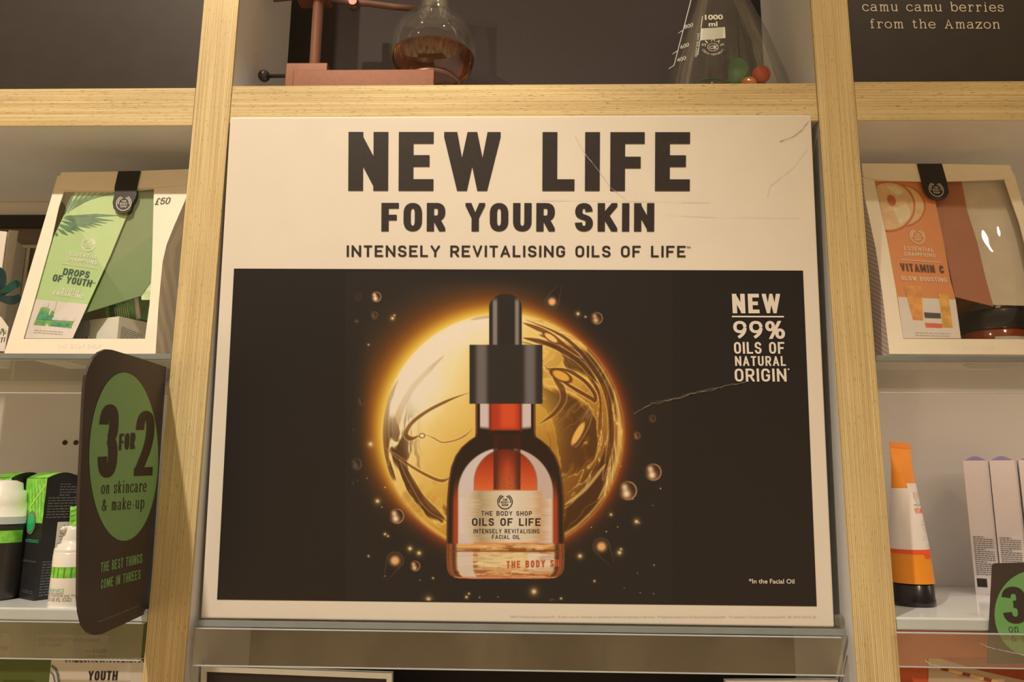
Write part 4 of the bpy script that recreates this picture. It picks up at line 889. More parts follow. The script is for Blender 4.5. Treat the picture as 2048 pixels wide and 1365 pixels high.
# ------------------------------------------------------------------ offer signs
signb = mat('sign_board_brown', (66, 52, 43), .42, spec=.5, noise=.04); signg = mat('sign_green', (126, 158, 92), .45, noise=.02)
SX = at(333, 735, 0).x
SP = Plane((SX, 0, 0), (1, 0, 0))
out = [(333, 734.5), (280, 717), (224, 700), (212.5, 699), (199, 704.6), (186, 718), (178, 734), (172, 751), (169, 778), (164, 880), (159, 993), (157, 1194), (159.5, 1225), (166, 1252), (177, 1266), (188, 1271), (203.6, 1269), (250, 1248), (298, 1225)]
sg = thing('offer_sign', (SX, -.06, -.1), 'dark sign reading 3 FOR 2 in a green circle, jutting from the left upright', 'sign')
bd = obj('board', slab(SP, out, .0022), signb, sg)
ob = obj('green_circle', patch(SP, [ellipse(247.5, 914, 69, 168.5, 64)], .0002), signg, sg)
us = (.045, -1)
L = line('3', 194, 957, 233, 955.5, 147, .125, .125, up=us) + line('2', 268, 953, 305, 951.5, 130, .125, .13, up=us) + line('FOR', 238, 901.5, 270, 898.5, 33, .14, .16, track=.12, up=us) + [ellipse(303, 831, 1, 2, 8)]
L += line('on skincare', 202.5, 989, 293, 984.5, 18, .10, .08, SLAB, .2, up=us) + line('& make-up', 204, 1023, 288.5, 1017.5, 17.5, .10, .08, SLAB, .2, up=us)
obj('lettering', patch(SP, L, .0004), mat('sign_brown_ink', (56, 44, 36), .5, noise=.05), ob)
obj('slogan', patch(SP, line('THE BEST THINGS', 201, 1145.6, 284, 1127, 19.5, .10, .13, track=.15, up=us) + line('COME IN THREES', 201, 1179, 280.5, 1158.5, 19, .10, .13, track=.15, up=us), .0003), signg, sg, 'green lettering the best things come in threes')
obj('small_print', patch(SP, pline('*Terms & conditions apply, see leaflet for details.', 195, 1247, 277, 1214, 4), .0003), mat('sign_small_print', (150, 134, 112), .5, noise=.05), sg)

RP = Plane((0, -.0030, 0), (0, -1, 0))
sg = thing('offer_sign', (at(2060, 1300, -.003).x, -.002, at(2060, 1331, -.003).z), 'dark sign with big 3 in a green circle, standing in the right ticket strip', 'sign')
obj('board', slab(RP, [(1990, 1127.5), (2140, 1124), (2146, 1129), (2152, 1326), (1976, 1329), (1986, 1131)], .0018), signb, sg)
ob = obj('green_circle', patch(RP, [ellipse(2071, 1229, 82, 88, 56)], .0002), mat('sign_green_bright', (112, 158, 84), .45, noise=.02), sg)
L = line('3', 2008.5, 1248.5, 2056, 1248, 74, .24, .19) + line('2', 2096, 1247.5, 2138, 1247, 66, .22, .19) + line('FOR', 2060, 1225, 2092, 1224.6, 16, .2, track=.12) + line('on skincare', 2018, 1265.6, 2128, 1264, 11, .12, .1, SLAB, .2) + line('& make-up', 2023, 1284.5, 2120, 1283, 10.5, .12, .1, SLAB, .2)
obj('lettering', patch(RP, L, .0004), MATS['sign_brown_ink'], ob)

# ------------------------------------------------------------------ lower left shelf
teal = mat('teal_print', (70, 180, 130), .5, noise=.05); greyink = mat('grey_ink', (110, 100, 88), .5, noise=.05)
leafm = mat('leaf_green_print', (140, 206, 66), .45, noise=.3, nscale=140); leafd = mat('leaf_dark_print', (84, 150, 44), .45, noise=.15, nscale=100); leafy = mat('leaf_vein_print', (206, 222, 96), .45, noise=.05)
darkplastic = mat('dark_bottle_plastic', (56, 46, 38), .3, spec=.5, noise=.03); frost = mat('frosted_cap', (240, 226, 196), .25, spec=.6, noise=.03)
whitep = mat('white_plastic', (246, 232, 206), .3, spec=.5, noise=.015)
# dark pump bottle
c = Vector((at(-5, 1100, .049).x, .049, ZL)); r = .0220
def zz(y, Y, x=30): return at(x, y, Y).z
t = thing('pump_bottle', c, 'dark brown cream bottle with frosted cap at the left end of the white shelf', 'bottle')
z1, z2, z3 = zz(1050, .03), zz(1040, .03), zz(979, .045)
bd = obj('bottle_body', MB().lathe([(r * .90, ZL), (r * .96, ZL + .002), (r, ZL + .01), (r, z1 - .001), (r * .98, z1)], (c.x, c.y, 0)), darkplastic, t)
obj('green_band', cyl_band(c, r + .0001, -1.6, 1.6, zz(1088, .03), zz(1063, .03)), leafm, bd)
obj('collar', MB().lathe([(r * 1.02, z1), (r * 1.02, z1 + .0062), (r * .9, z1 + .0065)], (c.x, c.y, 0)), mat('grey_collar', (170, 160, 140), .3, noise=.03), t)
obj('cap', MB().lathe([(r * .98, z1 + .0065), (r * .96, z1 + .018), (r * .90, z1 + .021), (r * .86, z1 + .030), (r * .7, z1 + .032), (r * .66, z1 + .038), (r * .4, z1 + .0405), (0, z1 + .041)], (c.x, c.y, 0)), frost, t)
L = MB()
for s_, w_, h_, a_, y_ in (('CREAM', .0115, .0028, -.10, 1132), ('nourishing organic', .0150, .0014, -.10, 1141), ('dry skin to very dry', .013, .0014, -.1, 1149), ('HYDRATANTE', .015, .0024, -.3, 1168), ('visage peaux', .0125, .0014, -.1, 1176), ('Pump 1.7 US FL OZ)', .0195, .0028, -.48, 1200)):
    q = cyl_text(c, r, ptext(s_, w_, h_), a_, zz(y_, .03)); L.add(q.v, q.f)
obj('lettering', L, printwhite, bd)
# dark cartons with leaf tops
C1 = atz(67, 1203, ZL); R1 = atz(103, 1193, ZL)
ang = math.radians(58); dep = .032
h1 = at(82, 957, C1.y).z - ZL
blackc = mat('black_carton', (40, 36, 32), .4, spec=.5, noise=.08)
e1 = Vector((math.cos(ang), math.sin(ang), 0)); f1 = Vector((-math.sin(ang), math.cos(ang), 0)); wbx = .040
def make_box(C, label):
    t = thing('cream_box', C, label, 'box', 'black boxes with leaf print on the white shelf')
    prof = [C, C + e1 * dep]; n = 10
    top = [C + e1 * dep * (1 - k / n) + Vector((0, 0, h1 + .0055 * math.sin(math.pi * k / n))) for k in range(n + 1)]
    m = MB().prism(prof + top, f1 * wbx)
    bd = obj('carton', m, blackc, t)
    FP = Plane(C - e1 * .0002, -e1); SPn = Plane(C, -f1)
    def fq(u, v, off=.0003): return C + f1 * u + Vector((0, 0, v)) - e1 * off
    g = MB(); g.poly([fq(0.0002, h1 - .042), fq(0.0002, h1 - .0002), fq(wbx, h1 - .0002), fq(wbx, h1 - .042)])
    lp = obj('leaf_panel', g, leafm, bd, 'bright green leaf print')
    v = MB()
    vein = [fq(wbx * t_, h1 - .040 + .034 * (1 - t_), .0006) for t_ in (0, .2, .4, .6, .8, 1)]
    for a, b in zip(vein[:-1], vein[1:]): v.poly([a, b, b + Vector((0, 0, .0022)), a + Vector((0, 0, .0022))])
    obj('leaf_vein', v, leafy, lp)
    st_ = MB(); rd = random.Random(2)
    for k in range(7):
        u = wbx * (.06 + .13 * k); v0 = h1 - .040 + .034 * (1 - u / wbx)
        st_.poly([fq(u, v0, .0005), fq(u + .0012, v0, .0005), fq(u - .004, h1 - .0405, .0005)]) if v0 - (h1 - .0405) > .002 else None
        st_.poly([fq(u, v0 + .003, .0005), fq(u + .001, v0 + .003, .0005), fq(u + .007, h1 - .001, .0005)]) if h1 - v0 > .006 else None
    obj('leaf_shade', st_, leafd, lp)
    tp = MB(); vs = []
    for k in range(n + 1):
        p = C + e1 * dep * (k / n) + Vector((0, 0, h1 + .0055 * math.sin(math.pi * k / n) + .0003)); vs += [p + f1 * .0005, p + f1 * (wbx - .0005)]
    tp.add(vs, [(2 * k, 2 * k + 2, 2 * k + 3, 2 * k + 1) for k in range(n)], True); obj('leaf_top', tp, leafm, bd, 'green rounded top')
    def sq(u, v, off=.0003): return C + e1 * u + Vector((0, 0, v)) - f1 * off
    b = MB(); rd = random.Random(4)
    for i in range(13):
        v = h1 - .006 - i * .0026; u = dep * (.38 if i < 5 else .08)
        while u < dep * (.92 if i % 4 else .7):
            w_ = rd.uniform(.002, .005); b.poly([sq(u, v), sq(min(u + w_, dep * .93), v), sq(min(u + w_, dep * .93), v + .0011), sq(u, v + .0011)]); u += w_ + .0008
    obj('ingredients_print', b, greyink, bd); b = MB()
    for i in range(13):
        v = .034 - i * .0025; u = dep * .12
        while u < dep * .93:
            w_ = rd.uniform(.002, .005); b.poly([sq(u, v), sq(min(u + w_, dep * .94), v), sq(min(u + w_, dep * .94), v + .001), sq(u, v + .001)]); u += w_ + .0008
    obj('small_print', b, greyink, bd)
    q = MB().poly([sq(dep * .42, .040, .0004), sq(dep * .83, .040, .0004), sq(dep * .83, .071, .0004), sq(dep * .42, .071, .0004)])
    pt = obj('label', q, printwhite, bd, 'white paper mark with small tree')
    k = MB(); uc = dep * .62
    for a, b_ in (((-.003, .060), (.0, .068)), ((.0, .068), (.003, .060)), ((.003, .060), (-.003, .060)), ((0, .060), (0, .0575)), ((-.004, .0575), (.0008, .0575))):
        for qd in stroke([a, b_], .0006, .0006): k.poly([sq(uc + x, y, .0006) for x, y in qd])
    for qd in ptext('FSC', .0045, .0022): k.poly([sq(uc - .0022 + x, .0535 + y, .0006) for x, y in qd])
    for i in range(5): k.poly([sq(dep * .47, .0435 + i * .0017, .0006), sq(dep * .79, .0435 + i * .0017, .0006), sq(dep * .79, .0443 + i * .0017, .0006), sq(dep * .47, .0443 + i * .0017, .0006)])
    obj('mark', k, greyink, pt)
    for s_, w_, h_, v_, m_ in (('NUTRIGANICS', .026, .0032, .052, teal), ('SMOOTHING NIGHT CREAM', .030, .0018, .034, greyink), ('1.7 US FL OZ)', .02, .003, .006, greyink)):
        fl_ = MB()
        for qd in ptext(s_, w_, h_): fl_.poly([fq(w_ + .003 - x, v_ + y, .0004) for x, y in qd])
        obj('lettering_line', fl_, m_, bd)
    em = MB(); em.poly([fq(.021 + .009 * math.cos(a), h1 - .042 + .011 * math.sin(a), .0007) for a in [2 * math.pi * i / 24 for i in range(24)]])
    e_ = obj('round_seal', em, mat('seal_rim', (120, 120, 74), .4, noise=.2, nscale=600), bd, 'round green seal')
    em = MB(); em.poly([fq(.021 + .0068 * math.cos(a), h1 - .042 + .0085 * math.sin(a), .0009) for a in [2 * math.pi * i / 24 for i in range(24)]])
    obj('seal_centre', em, mat('seal_green', (40, 170, 90), .35, noise=.2, nscale=90), e_)
    return t
def copy_tree(o, shift, label):
    m = {}
    def cp(a, par):
        b = a.copy(); COL.objects.link(b); m[a] = b; BASE[b] = BASE[a] + shift
        if par: b.parent = par
        for ch in list(a.children): cp(ch, b)
        return b
    r = cp(o, None); r.location = Vector(o.location) + shift; r['label'] = label; return r
b1 = make_box(C1, 'black box with green leaf top and white tree mark, behind the pump bottles')
copy_tree(b1, e1 * (dep + .004) - f1 * .002, 'black leaf-topped box half hidden behind the 3 for 2 sign')
copy_tree(b1, -e1 * .012 + f1 * (wbx + .004), 'dark box edge behind the frosted cap at the far left')
# small green box
sb = thing('eye_cream_box', atz(150, 1196, ZL), 'small box with pale green leaf top behind the white pump bottle', 'box')
CY = .058; xb0, xb1 = at(140, 1100, CY).x, at(172, 1100, CY).x; zt_ = at(150, 1013, CY).z
obj('carton', MB().box(xb0, xb1, CY, CY + .022, ZL, zt_, .0004), whitep, sb)
SPk = Plane((0, CY, 0), (0, -1, 0))
lp = obj('leaf_panel', patch(SPk, [[(140.5, 1014), (175, 1013), (174, 1062), (138, 1062)]], .0003), leafm, sb)
obj('leaf_vein', patch(SPk, stroke([(138, 1058), (150, 1048), (164, 1034), (176, 1024)], 2.4, 2.4), .0005), leafy, lp)
obj('leaf_shade', patch(SPk, [[(141, 1022), (160, 1018), (142, 1025)], [(141, 1032), (156, 1028), (142, 1035)], [(141, 1042), (152, 1040), (142, 1045)], [(150, 1062), (160, 1046), (153, 1062)], [(160, 1062), (168, 1038), (163, 1062)]], .0005), leafd, lp)
# white pump bottle
c = Vector((at(142, 1150, .021).x, .021, ZL)); r = .0160
def z_(y, Y=.006): return at(130, y, Y).z
t = thing('eye_cream_bottle', c, 'small white pump bottle with green band beside the 3 for 2 sign', 'bottle')
zs = z_(1110); 
bd = obj('bottle_body', MB().lathe([(r * .96, ZL), (r, ZL + .0012), (r, zs - .0005), (r * .97, zs)], (c.x, c.y, 0)), whitep, t)
obj('collar', MB().lathe([(r * .99, zs), (r * .99, z_(1104)), (r * .97, z_(1099)), (r * .86, z_(1097)), (r * .84, z_(1091)), (r * .66, z_(1089))], (c.x, c.y, 0)), frost, t)
pm = MB().lathe([(r * .66, z_(1090)), (r * .64, z_(1080)), (r * .56, z_(1060)), (r * .5, z_(1056)), (0, z_(1055.5))], (c.x, c.y, 0))
obj('pump', pm, frost, t)
obj('spout', MB().tube([(c.x - r * .2, c.y - r * .2, z_(1060)), (c.x - r * .38, c.y - r * .55, z_(1060)), (c.x - r * .42, c.y - r * .62, z_(1064))], .0028, 12), frost, t)
gb = obj('green_band', cyl_band(c, r + .0001, -1.5, 1.5, z_(1157), z_(1135)), leafm, bd)
sh = MB()
for a in (-.9, -.5, -.2, .15, .5, .9): q = cyl_band(c, r + .0002, a, a + .07, z_(1157), z_(1136), 2); sh.add(q.v, q.f)
obj('leaf_shade', sh, leafd, gb)
q = cyl_text(c, r, ptext('NUTRIGANICS', .026, .0030), -1.35, z_(1185)); obj('brand_line', q, teal, bd, 'teal lettering')
L = MB()
for s_, w_, h_, a_, y_ in (('SMOOTHING EYE CREAM', .028, .0016, -1.5, 1190), ('CONCENTRE CONTOUR DES YEUX', .040, .0016, -1.5, 1194.5), ('15ml (0.5 US FL OZ)', .034, .0034, -1.45, 1204)):
    q = cyl_text(c, r, ptext(s_, w_, h_), a_, z_(y_)); L.add(q.v, q.f)
obj('lettering', L, greyink, bd)

# price tickets in the left strip
tk = clear('ticket_paper', (.66, .66, .54), .01, .4, .34, (.24, .235, .15))
TP = Plane((0, .0010, 0), (0, -1, 0))
tg = thing('price_ticket', at(145, 1315, .001), 'grey price ticket reading Nutriganics smoothing eye cream 16 pounds', 'price ticket')
obj('paper', slab(TP, [(73, 1270), (218, 1272), (217, 1316), (71, 1314)], .0003), tk, tg)
L = pline('NUTRIGANICS\u2122 SMOOTHING', 77, 1284, 198, 1285.5, 8) + pline('EYE CREAM', 77, 1294, 123, 1294.6, 7.5) + pline('15ml', 168, 1306, 182, 1306.2, 5.5) + pline('\u00a316.00', 185, 1306.4, 213, 1307, 8.5, .015) + pline('\u00a3106.67 100ml', 172, 1314.5, 212, 1315, 4)
obj('lettering', patch(TP, L, .0003), mat('ticket_ink', (20, 18, 10), .6, noise=.05), tg)
tg = thing('price_ticket', at(5, 1315, .001), 'grey price ticket cut off by the left frame edge, ending in 7.00', 'price ticket')
obj('paper', slab(TP, [(-40, 1268), (23, 1269), (21, 1313), (-42, 1312)], .0003), tk, tg)
obj('lettering', patch(TP, pline('7.00', -3, 1301, 16, 1301.5, 8.5, .015) + pline('\u2122', -1, 1277, 4, 1278, 7.5), .0003), MATS['ticket_ink'], tg)
obj('lower_panel', MB().box(-1.0, X1 - .001, .030, .036, -.60, -.1236), mat('olive_green_panel', (92, 102, 42), .5, noise=.06, nscale=30), label='olive green panel under the white shelf left of the poster', cat='panel', loc=(-.6, .03, -.3))
YP = Plane((0, .0293, 0), (0, -1, 0))
yl = thing('leaflet', at(190, 1420, .0293), 'white card reading YOUTH under the left white shelf', 'card')
obj('card', slab(YP, [(103, 1318), (291, 1317), (290, 1440), (90, 1440)], .0006), printwhite, yl)
obj('lettering', patch(YP, line('YOUTH', 175.5, 1362, 234, 1362, 19, .2, .17, track=.16, up=(.1, -1)), .0003), ink, yl)
rd = random.Random(8); L = []; x = 128
while x < 284:
    w_ = rd.uniform(2, 9); L.append([(x, 1318.5), (x + w_, 1318.5), (x + w_ + 3, 1326), (x + 4, 1326)]); x += w_ + rd.uniform(1, 4)
obj('picture_strip', patch(YP, L, .0003), mat('dark_leaf_picture', (80, 92, 74), .5, noise=.4, nscale=300), yl)
obj('curl_print', patch(YP, stroke([(103, 1332), (112, 1340), (116, 1352), (118, 1370)], 5, 5) + stroke([(101, 1344), (107, 1352), (110, 1368)], 3, 3), .0003), mat('grey_curl', (110, 112, 104), .5, noise=.3, nscale=300), yl)

# screw holes left in the back wall
for px_, nm in ((130, 'dark screw hole in the wall above the black boxes'), (152, 'dark screw hole beside the 3 for 2 sign edge')):
    p = at(px_, 886, D)
    obj('screw_hole', MB().lathe([(.0030, -.0004), (.0030, .0), (.0018, .0005)], (p.x, D - .0006, p.z), 14, (0, -1, 0)), mat('hole_brown', (70, 46, 26), .8, noise=.3, nscale=900), label=nm, cat='screw hole', group='screw holes in the back wall', loc=p)

# ------------------------------------------------------------------ upper left nook behind the green bag
t = thing('framed_board', (-.60, .205, .1142), 'dark board with black top rail on the wall behind the green bag', 'board')
zb_, zt_ = at(20, 455, .2).z, at(20, 430, .2).z
obj('board', MB().box(-.95, X1 - .002, .2045, .2095, .1150, zb_), mat('brown_board', (98, 80, 58), .5, noise=.05), t)
obj('top_rail', MB().box(-.95, X1 - .002, .2000, .2095, zb_, zt_), black, t)
fm = at(40, 491, .2045)
obj('inner_frame', MB().box(fm.x, fm.x + .20, .2025, .2045, fm.z - .004, fm.z).box(at(52, 491, .2).x, at(52, 491, .2).x + .004, .2025, .2045, .1150, fm.z - .004), mat('beige_frame', (170, 148, 112), .5, noise=.03), t)
# white gift box with teal ribbon and a tag
gx = at(20, 560, .045)
gt = thing('gift_box', Vector((gx.x - .03, .06, .1144)), 'white folded gift box tied with teal ribbon at the far left', 'gift box')
cardw = mat('white_gift_card', (236, 212, 178), .5, noise=.02)
p0, p1 = at(20, 463, .045), at(37, 462, .062)
m = MB(); m.prism([Vector((p0.x - .09, .030, .1146)), Vector((p0.x - .004, .046, .1146)), Vector((p0.x - .004, .046, p0.z)), Vector((p0.x - .09, .030, p0.z + .004))], (-.02, .06, 0))
bd = obj('carton', m, cardw, gt)
m = MB(); m.prism([Vector((p0.x - .0035, .0475, .1146)), Vector((p1.x - .002, .060, .1146)), Vector((p1.x, .062, p1.z)), Vector((p0.x - .003, .0475, p1.z - .004))], (-.0008, .0008, 0)); obj('side_flap', m, cardw, gt)
tl = mat('teal_ribbon', (26, 92, 76), .35, spec=.5, noise=.2, nscale=50); tl2 = mat('dark_teal_ribbon', (20, 52, 52), .4, noise=.2, nscale=50)
def ribbon(pts, wdt, Y, mtl, nm, par):
    P = Plane((0, Y, 0), (0, -1, 0)); m = MB(); q = smooth_path(pts, 6); n = len(q); vs = []
    for i, (x, y) in enumerate(q):
        a = q[min(i + 1, n - 1)]; b = q[max(i - 1, 0)]; dx, dy = a[0] - b[0], a[1] - b[1]; d = math.hypot(dx, dy) or 1
        wv = wdt * (.55 + .45 * math.sin(math.pi * i / (n - 1))); off = .006 * math.sin(math.pi * i / (n - 1))
        vs += [P(x - dy / d * wv, y + dx / d * wv, off), P(x + dy / d * wv, y - dx / d * wv, off + .003)]
    return obj(nm, m.add(vs, [(2 * i, 2 * i + 2, 2 * i + 3, 2 * i + 1) for i in range(n - 1)], True), mtl, par)
bw = ribbon([(-30, 560), (-6, 545), (2, 560), (-2, 590)], 12, .026, tl2, 'ribbon', gt)
ribbon([(-4, 592), (14, 580), (32, 568), (38, 574)], 8, .024, tl, 'bow_loop', gt); ribbon([(-4, 594), (14, 600), (30, 600), (40, 592)], 9, .022, tl2, 'bow_loop', gt); ribbon([(-10, 590), (-30, 580), (-44, 600)], 9, .022, tl, 'bow_loop', gt)
GTp = Plane((0, .018, 0), (0, -1, 0))
gtg = thing('gift_tag', at(4, 700, .018), 'white gift tag with handwriting hanging on the far left gift box', 'gift tag')
tagp = obj('card', slab(GTp, [(-60, 632), (2, 634), (17, 655), (9, 703), (-64, 700)], .0005), cardw, gtg)
obj('handwriting', patch(GTp, line('PY', -6, 674, 10, 671, 10, .12, up=(.25, -1)) + line('STI', -10, 688, 8, 684, 10, .12, up=(.25, -1)), .0004), ink, tagp)
obj('holly_print', patch(GTp, [ellipse(5, 660, 3.2, 3, 12)] + stroke([(6, 664), (12, 668)], 1.5, 1.5), .0004), mat('green_berry_print', (90, 130, 60), .5, noise=.2, nscale=200), tagp)

# ------------------------------------------------------------------ right lower bay
orange = mat('orange_tube', (238, 138, 34), .35, spec=.5, noise=.02)
bc = Vector((at(1826, 1200, .075).x, .075, ZR)); TB = .0192; CH = at(1826, 1169, .058).z - ZR; TH = at(1812, 886, .075).z - ZR
tw = math.radians(40)
def tube_pt(a, z, off=0.0):      # round above the cap, flattening to a crimp at the top
    k = min(max((z - CH) / (TH * .93 - CH), 0), 1); k2 = k ** 1.5
    r0 = TB * (1.03 - .06 * k); ex, ey = r0 * (1 - k2) + TB * 1.30 * k2 * .86, r0 * (1 - k2) + .0009 * k2
    x, y = (ex + off) * math.cos(a), (ey + off) * math.sin(a)
    return Vector((bc.x + x * math.cos(tw) - y * math.sin(tw), bc.y + x * math.sin(tw) + y * math.cos(tw), ZR + z))
def tube_sheet(a0, a1, zz0, zz1, na, nz, off=0.0):
    m = MB(); vs = [tube_pt(a0 + (a1 - a0) * i / na, zz0 + (zz1 - zz0) * j / nz, off) for j in range(nz + 1) for i in range(na + 1)]
    return m.add(vs, [(j * (na + 1) + i, j * (na + 1) + i + 1, (j + 1) * (na + 1) + i + 1, (j + 1) * (na + 1) + i) for j in range(nz) for i in range(na)], True)
t = thing('lotion_tube', bc, 'orange tube with white label and black cap standing on the right white shelf', 'tube')
bd = obj('tube_body', tube_sheet(0, 2 * math.pi, CH, TH * .965, 48, 30), orange, t)
obj('crimp', tube_sheet(0, 2 * math.pi, TH * .965, TH, 48, 2, .0003), mat('orange_crimp', (226, 124, 40), .4, noise=.02), bd)
obj('cap', MB().lathe([(TB * .97, 0), (TB * 1.02, .0012), (TB * 1.02, .006), (TB * .985, .0068), (TB * .985, CH - .0008), (TB * .9, CH)], bc, 48), mat('black_cap', (34, 28, 24), .22, spec=.6, noise=.04), t)
A0 = math.radians(-90) - tw + math.radians(20)       # the way the label faces
def zt2(y): return at(1812, y, .058).z - ZR
a_ = lambda d: math.radians(-90 + d) - tw
lb = obj('label', tube_sheet(a_(-105), a_(16), zt2(1100), zt2(977), 24, 20, .00025), printwhite, bd, 'white label')
obj('label', tube_sheet(a_(16), a_(120), zt2(1100), zt2(967), 24, 20, .00025), printwhite, bd, 'white label')
obj('red_band', tube_sheet(a_(-105), a_(120), zt2(1108.5), zt2(1100), 40, 3, .0003), mat('red_orange_ink', (238, 84, 40), .4, noise=.03), bd, 'red orange band')
obj('red_band', tube_sheet(a_(22), a_(120), zt2(1117), zt2(1108), 20, 3, .0003), MATS['red_orange_ink'], bd, 'red orange band')
def tube_text(polys, a0, z0, off=.0005):
    m = MB()
    for p in polys: m.poly([tube_pt(a0 + u / TB, z0 + v, off) for u, v in p])
    return m
obj('brand_line', tube_text(ptext('THE BODY SHOP', .022, .0020), a_(24), zt2(1013)), greyink, lb)
obj('title', tube_text(word('VITAMIN C', .026, .0052, .14), a_(22), zt2(1028)), MATS['red_orange_ink'], lb)
L = MB()
for s_, w_, h_, a0_, y_ in (('DAILY GLOW', .013, .0018, 42, 1046), ('CLEANSING POLISH', .018, .0018, 34, 1053), ('NETTOYANT', .014, .0018, 40, 1060), ('ECLAT', .010, .0018, 44, 1066), ('with camu camu', .016, .0013, 34, 1076), ('for dull, lifeless skin', .020, .0013, 26, 1081), ('125 ml', .010, .0024, 38, 1096)):
    q = tube_text(ptext(s_, w_, h_), a_(a0_), zt2(y_)); L.add(q.v, q.f)
obj('lettering', L, faint, lb)
q = logo(0, 0, .0058); obj('emblem', tube_text([[(x, -y) for x, y in p] for p in q], a_(50), zt2(995)), faint, lb)
# pale boxes standing at the back
lilac = mat('lilac_top', (150, 128, 150), .4, noise=.1); pale = mat('pale_carton', (222, 196, 170), .4, noise=.015)
Cb = atz(1952, 1190, ZR); hb_ = at(1937, 922, Cb.y).z - ZR; wbb = .0225
th_ = math.radians(-29); ee = Vector((math.cos(th_), math.sin(th_), 0)); ff = Vector((-math.sin(th_), math.cos(th_), 0))
for i, lab in enumerate(('leftmost of the pale boxes behind the right 3 for 2 sign', 'pale box, second from the left, behind the right 3 for 2 sign', 'pale box, third from the left, behind the right 3 for 2 sign')):
    B0 = Cb + ee * (i * (wbb + .0012) + (.002 if i == 2 else 0)) - ff * (.002 * i)
    W = lambda u, d_, v: B0 + ee * u + ff * d_ + Vector((0, 0, v))
    t = thing('serum_box', W(wbb / 2, .02, 0), lab, 'box', 'pale boxes at the back of the right white shelf')
    bd = obj('carton', MB().prism([W(0, 0, 0), W(wbb, 0, 0), W(wbb, .04, 0), W(0, .04, 0)], (0, 0, hb_)), pale, t)
    tp = MB(); n = 10; vs = []
    for k in range(n + 1):
        u = k / n; h_ = .0045 * math.sin(math.pi * u); x_ = .0015 + (wbb - .003) * u
        vs += [W(x_, .0015, hb_ + h_), W(x_, .038, hb_ + h_), W(x_, .0015, hb_)]
    fs = []
    for k in range(n): fs += [(3 * k, 3 * k + 3, 3 * k + 4, 3 * k + 1), (3 * k + 2, 3 * k + 5, 3 * k + 3, 3 * k)]
    obj('domed_top', tp.add(vs, fs), lilac, t, 'lilac domed top')
    b = MB(); rd = random.Random(i)
    for k in range(19):
        u = .0022; v = .058 - k * .0021; end = wbb * (.9 if k not in (0, 6, 12) else .55)
        while u < end:
            w_ = min(rd.uniform(.0012, .0034), end - u); b.poly([W(u, -.0003, v), W(u + w_, -.0003, v), W(u + w_, -.0003, v + .0009), W(u, -.0003, v + .0009)]); u += w_ + .0006
    obj('small_print', b, greyink, bd)
    if i == 0: obj('black_mark', MB().poly([W(.002, -.0003, .008), W(.011, -.0003, .008), W(.011, -.0003, .0165), W(.002, -.0003, .0165)]), ink, bd)
# narrow box mostly hidden by the upright
xr = at(1785, 1100, .11).x
t = thing('narrow_box', Vector((xr - .015, .12, ZR)), 'thin white box edge peeking out behind the right upright', 'box')
bd = obj('carton', MB().box(X4 + .0012, xr, .110, .135, ZR, at(1783, 1045, .11).z, .0003), pale, t)
obj('small_print', MB().poly([(xr - .0032, .1097, ZR + .02), (xr - .001, .1097, ZR + .02), (xr - .001, .1097, ZR + .05), (xr - .0032, .1097, ZR + .05)]), greyink, bd)

# below the right white shelf
rust = mat('rust_orange_panel', (200, 86, 40), .5, noise=.08, nscale=14)
obj('lower_panel', MB().box(X4 + .001, 1.0, .030, .036, -.60, -.1216), rust, label='rust orange panel under the right white shelf', cat='panel', loc=(.6, .03, -.3))
BP = Plane((0, .0293, 0), (0, -1, 0))
bc_ = thing('picture_card', at(1950, 1440, .0293), 'beige card with a diagonal band of orange segments, bottom right corner', 'card')
obj('card', slab(BP, [(1857, 1318), (2160, 1318), (2160, 1450), (1857, 1450)], .0006), mat('beige_card', (196, 160, 120), .5, noise=.04), bc_)
obj('rust_corner', patch(BP, [[(1880, 1318), (2160, 1318), (2160, 1400), (2048, 1362), (1960, 1342)]], .0002), mat('rust_print', (164, 62, 30), .5, noise=.15, nscale=20), bc_)
segs = []; segd = []
for k in range(6):
    a, b = 1884 + k * 43, 1884 + (k + 1) * 43; ya, yb = 1335 + k * 10.5, 1335 + (k + 1) * 10.5
    segd.append([(a, ya), (a + 14, ya + 3.4), (a + 12, ya + 9.5), (a - 3, ya + 6)]); segs.append([(a + 14, ya + 3.4), (b - 1, yb - .4), (b - 4, yb + 5.6), (a + 12, ya + 9.5)])
obj('segment_print', patch(BP, segs, .0004), mat('orange_segment', (236, 172, 100), .5, noise=.2, nscale=60), bc_); obj('segment_print', patch(BP, segd, .0004), mat('dark_segment', (150, 60, 24), .5, noise=.2, nscale=60), bc_)
obj('strip_scratch', patch(Plane((0, -.0064, 0), (0, -1, 0)), wob([(1960, 1287), (1976, 1295), (2010, 1303), (2048, 1311)], 1.1, 2, 5, .3) + wob([(1850, 1322), (1862, 1330), (1880, 1333)], 1.6, 4, 4, .5), .0001), edge_m, bpy.data.objects.get('ticket_strip.004') or bpy.data.objects['ticket_strip'], 'white scratch on the clear strip')

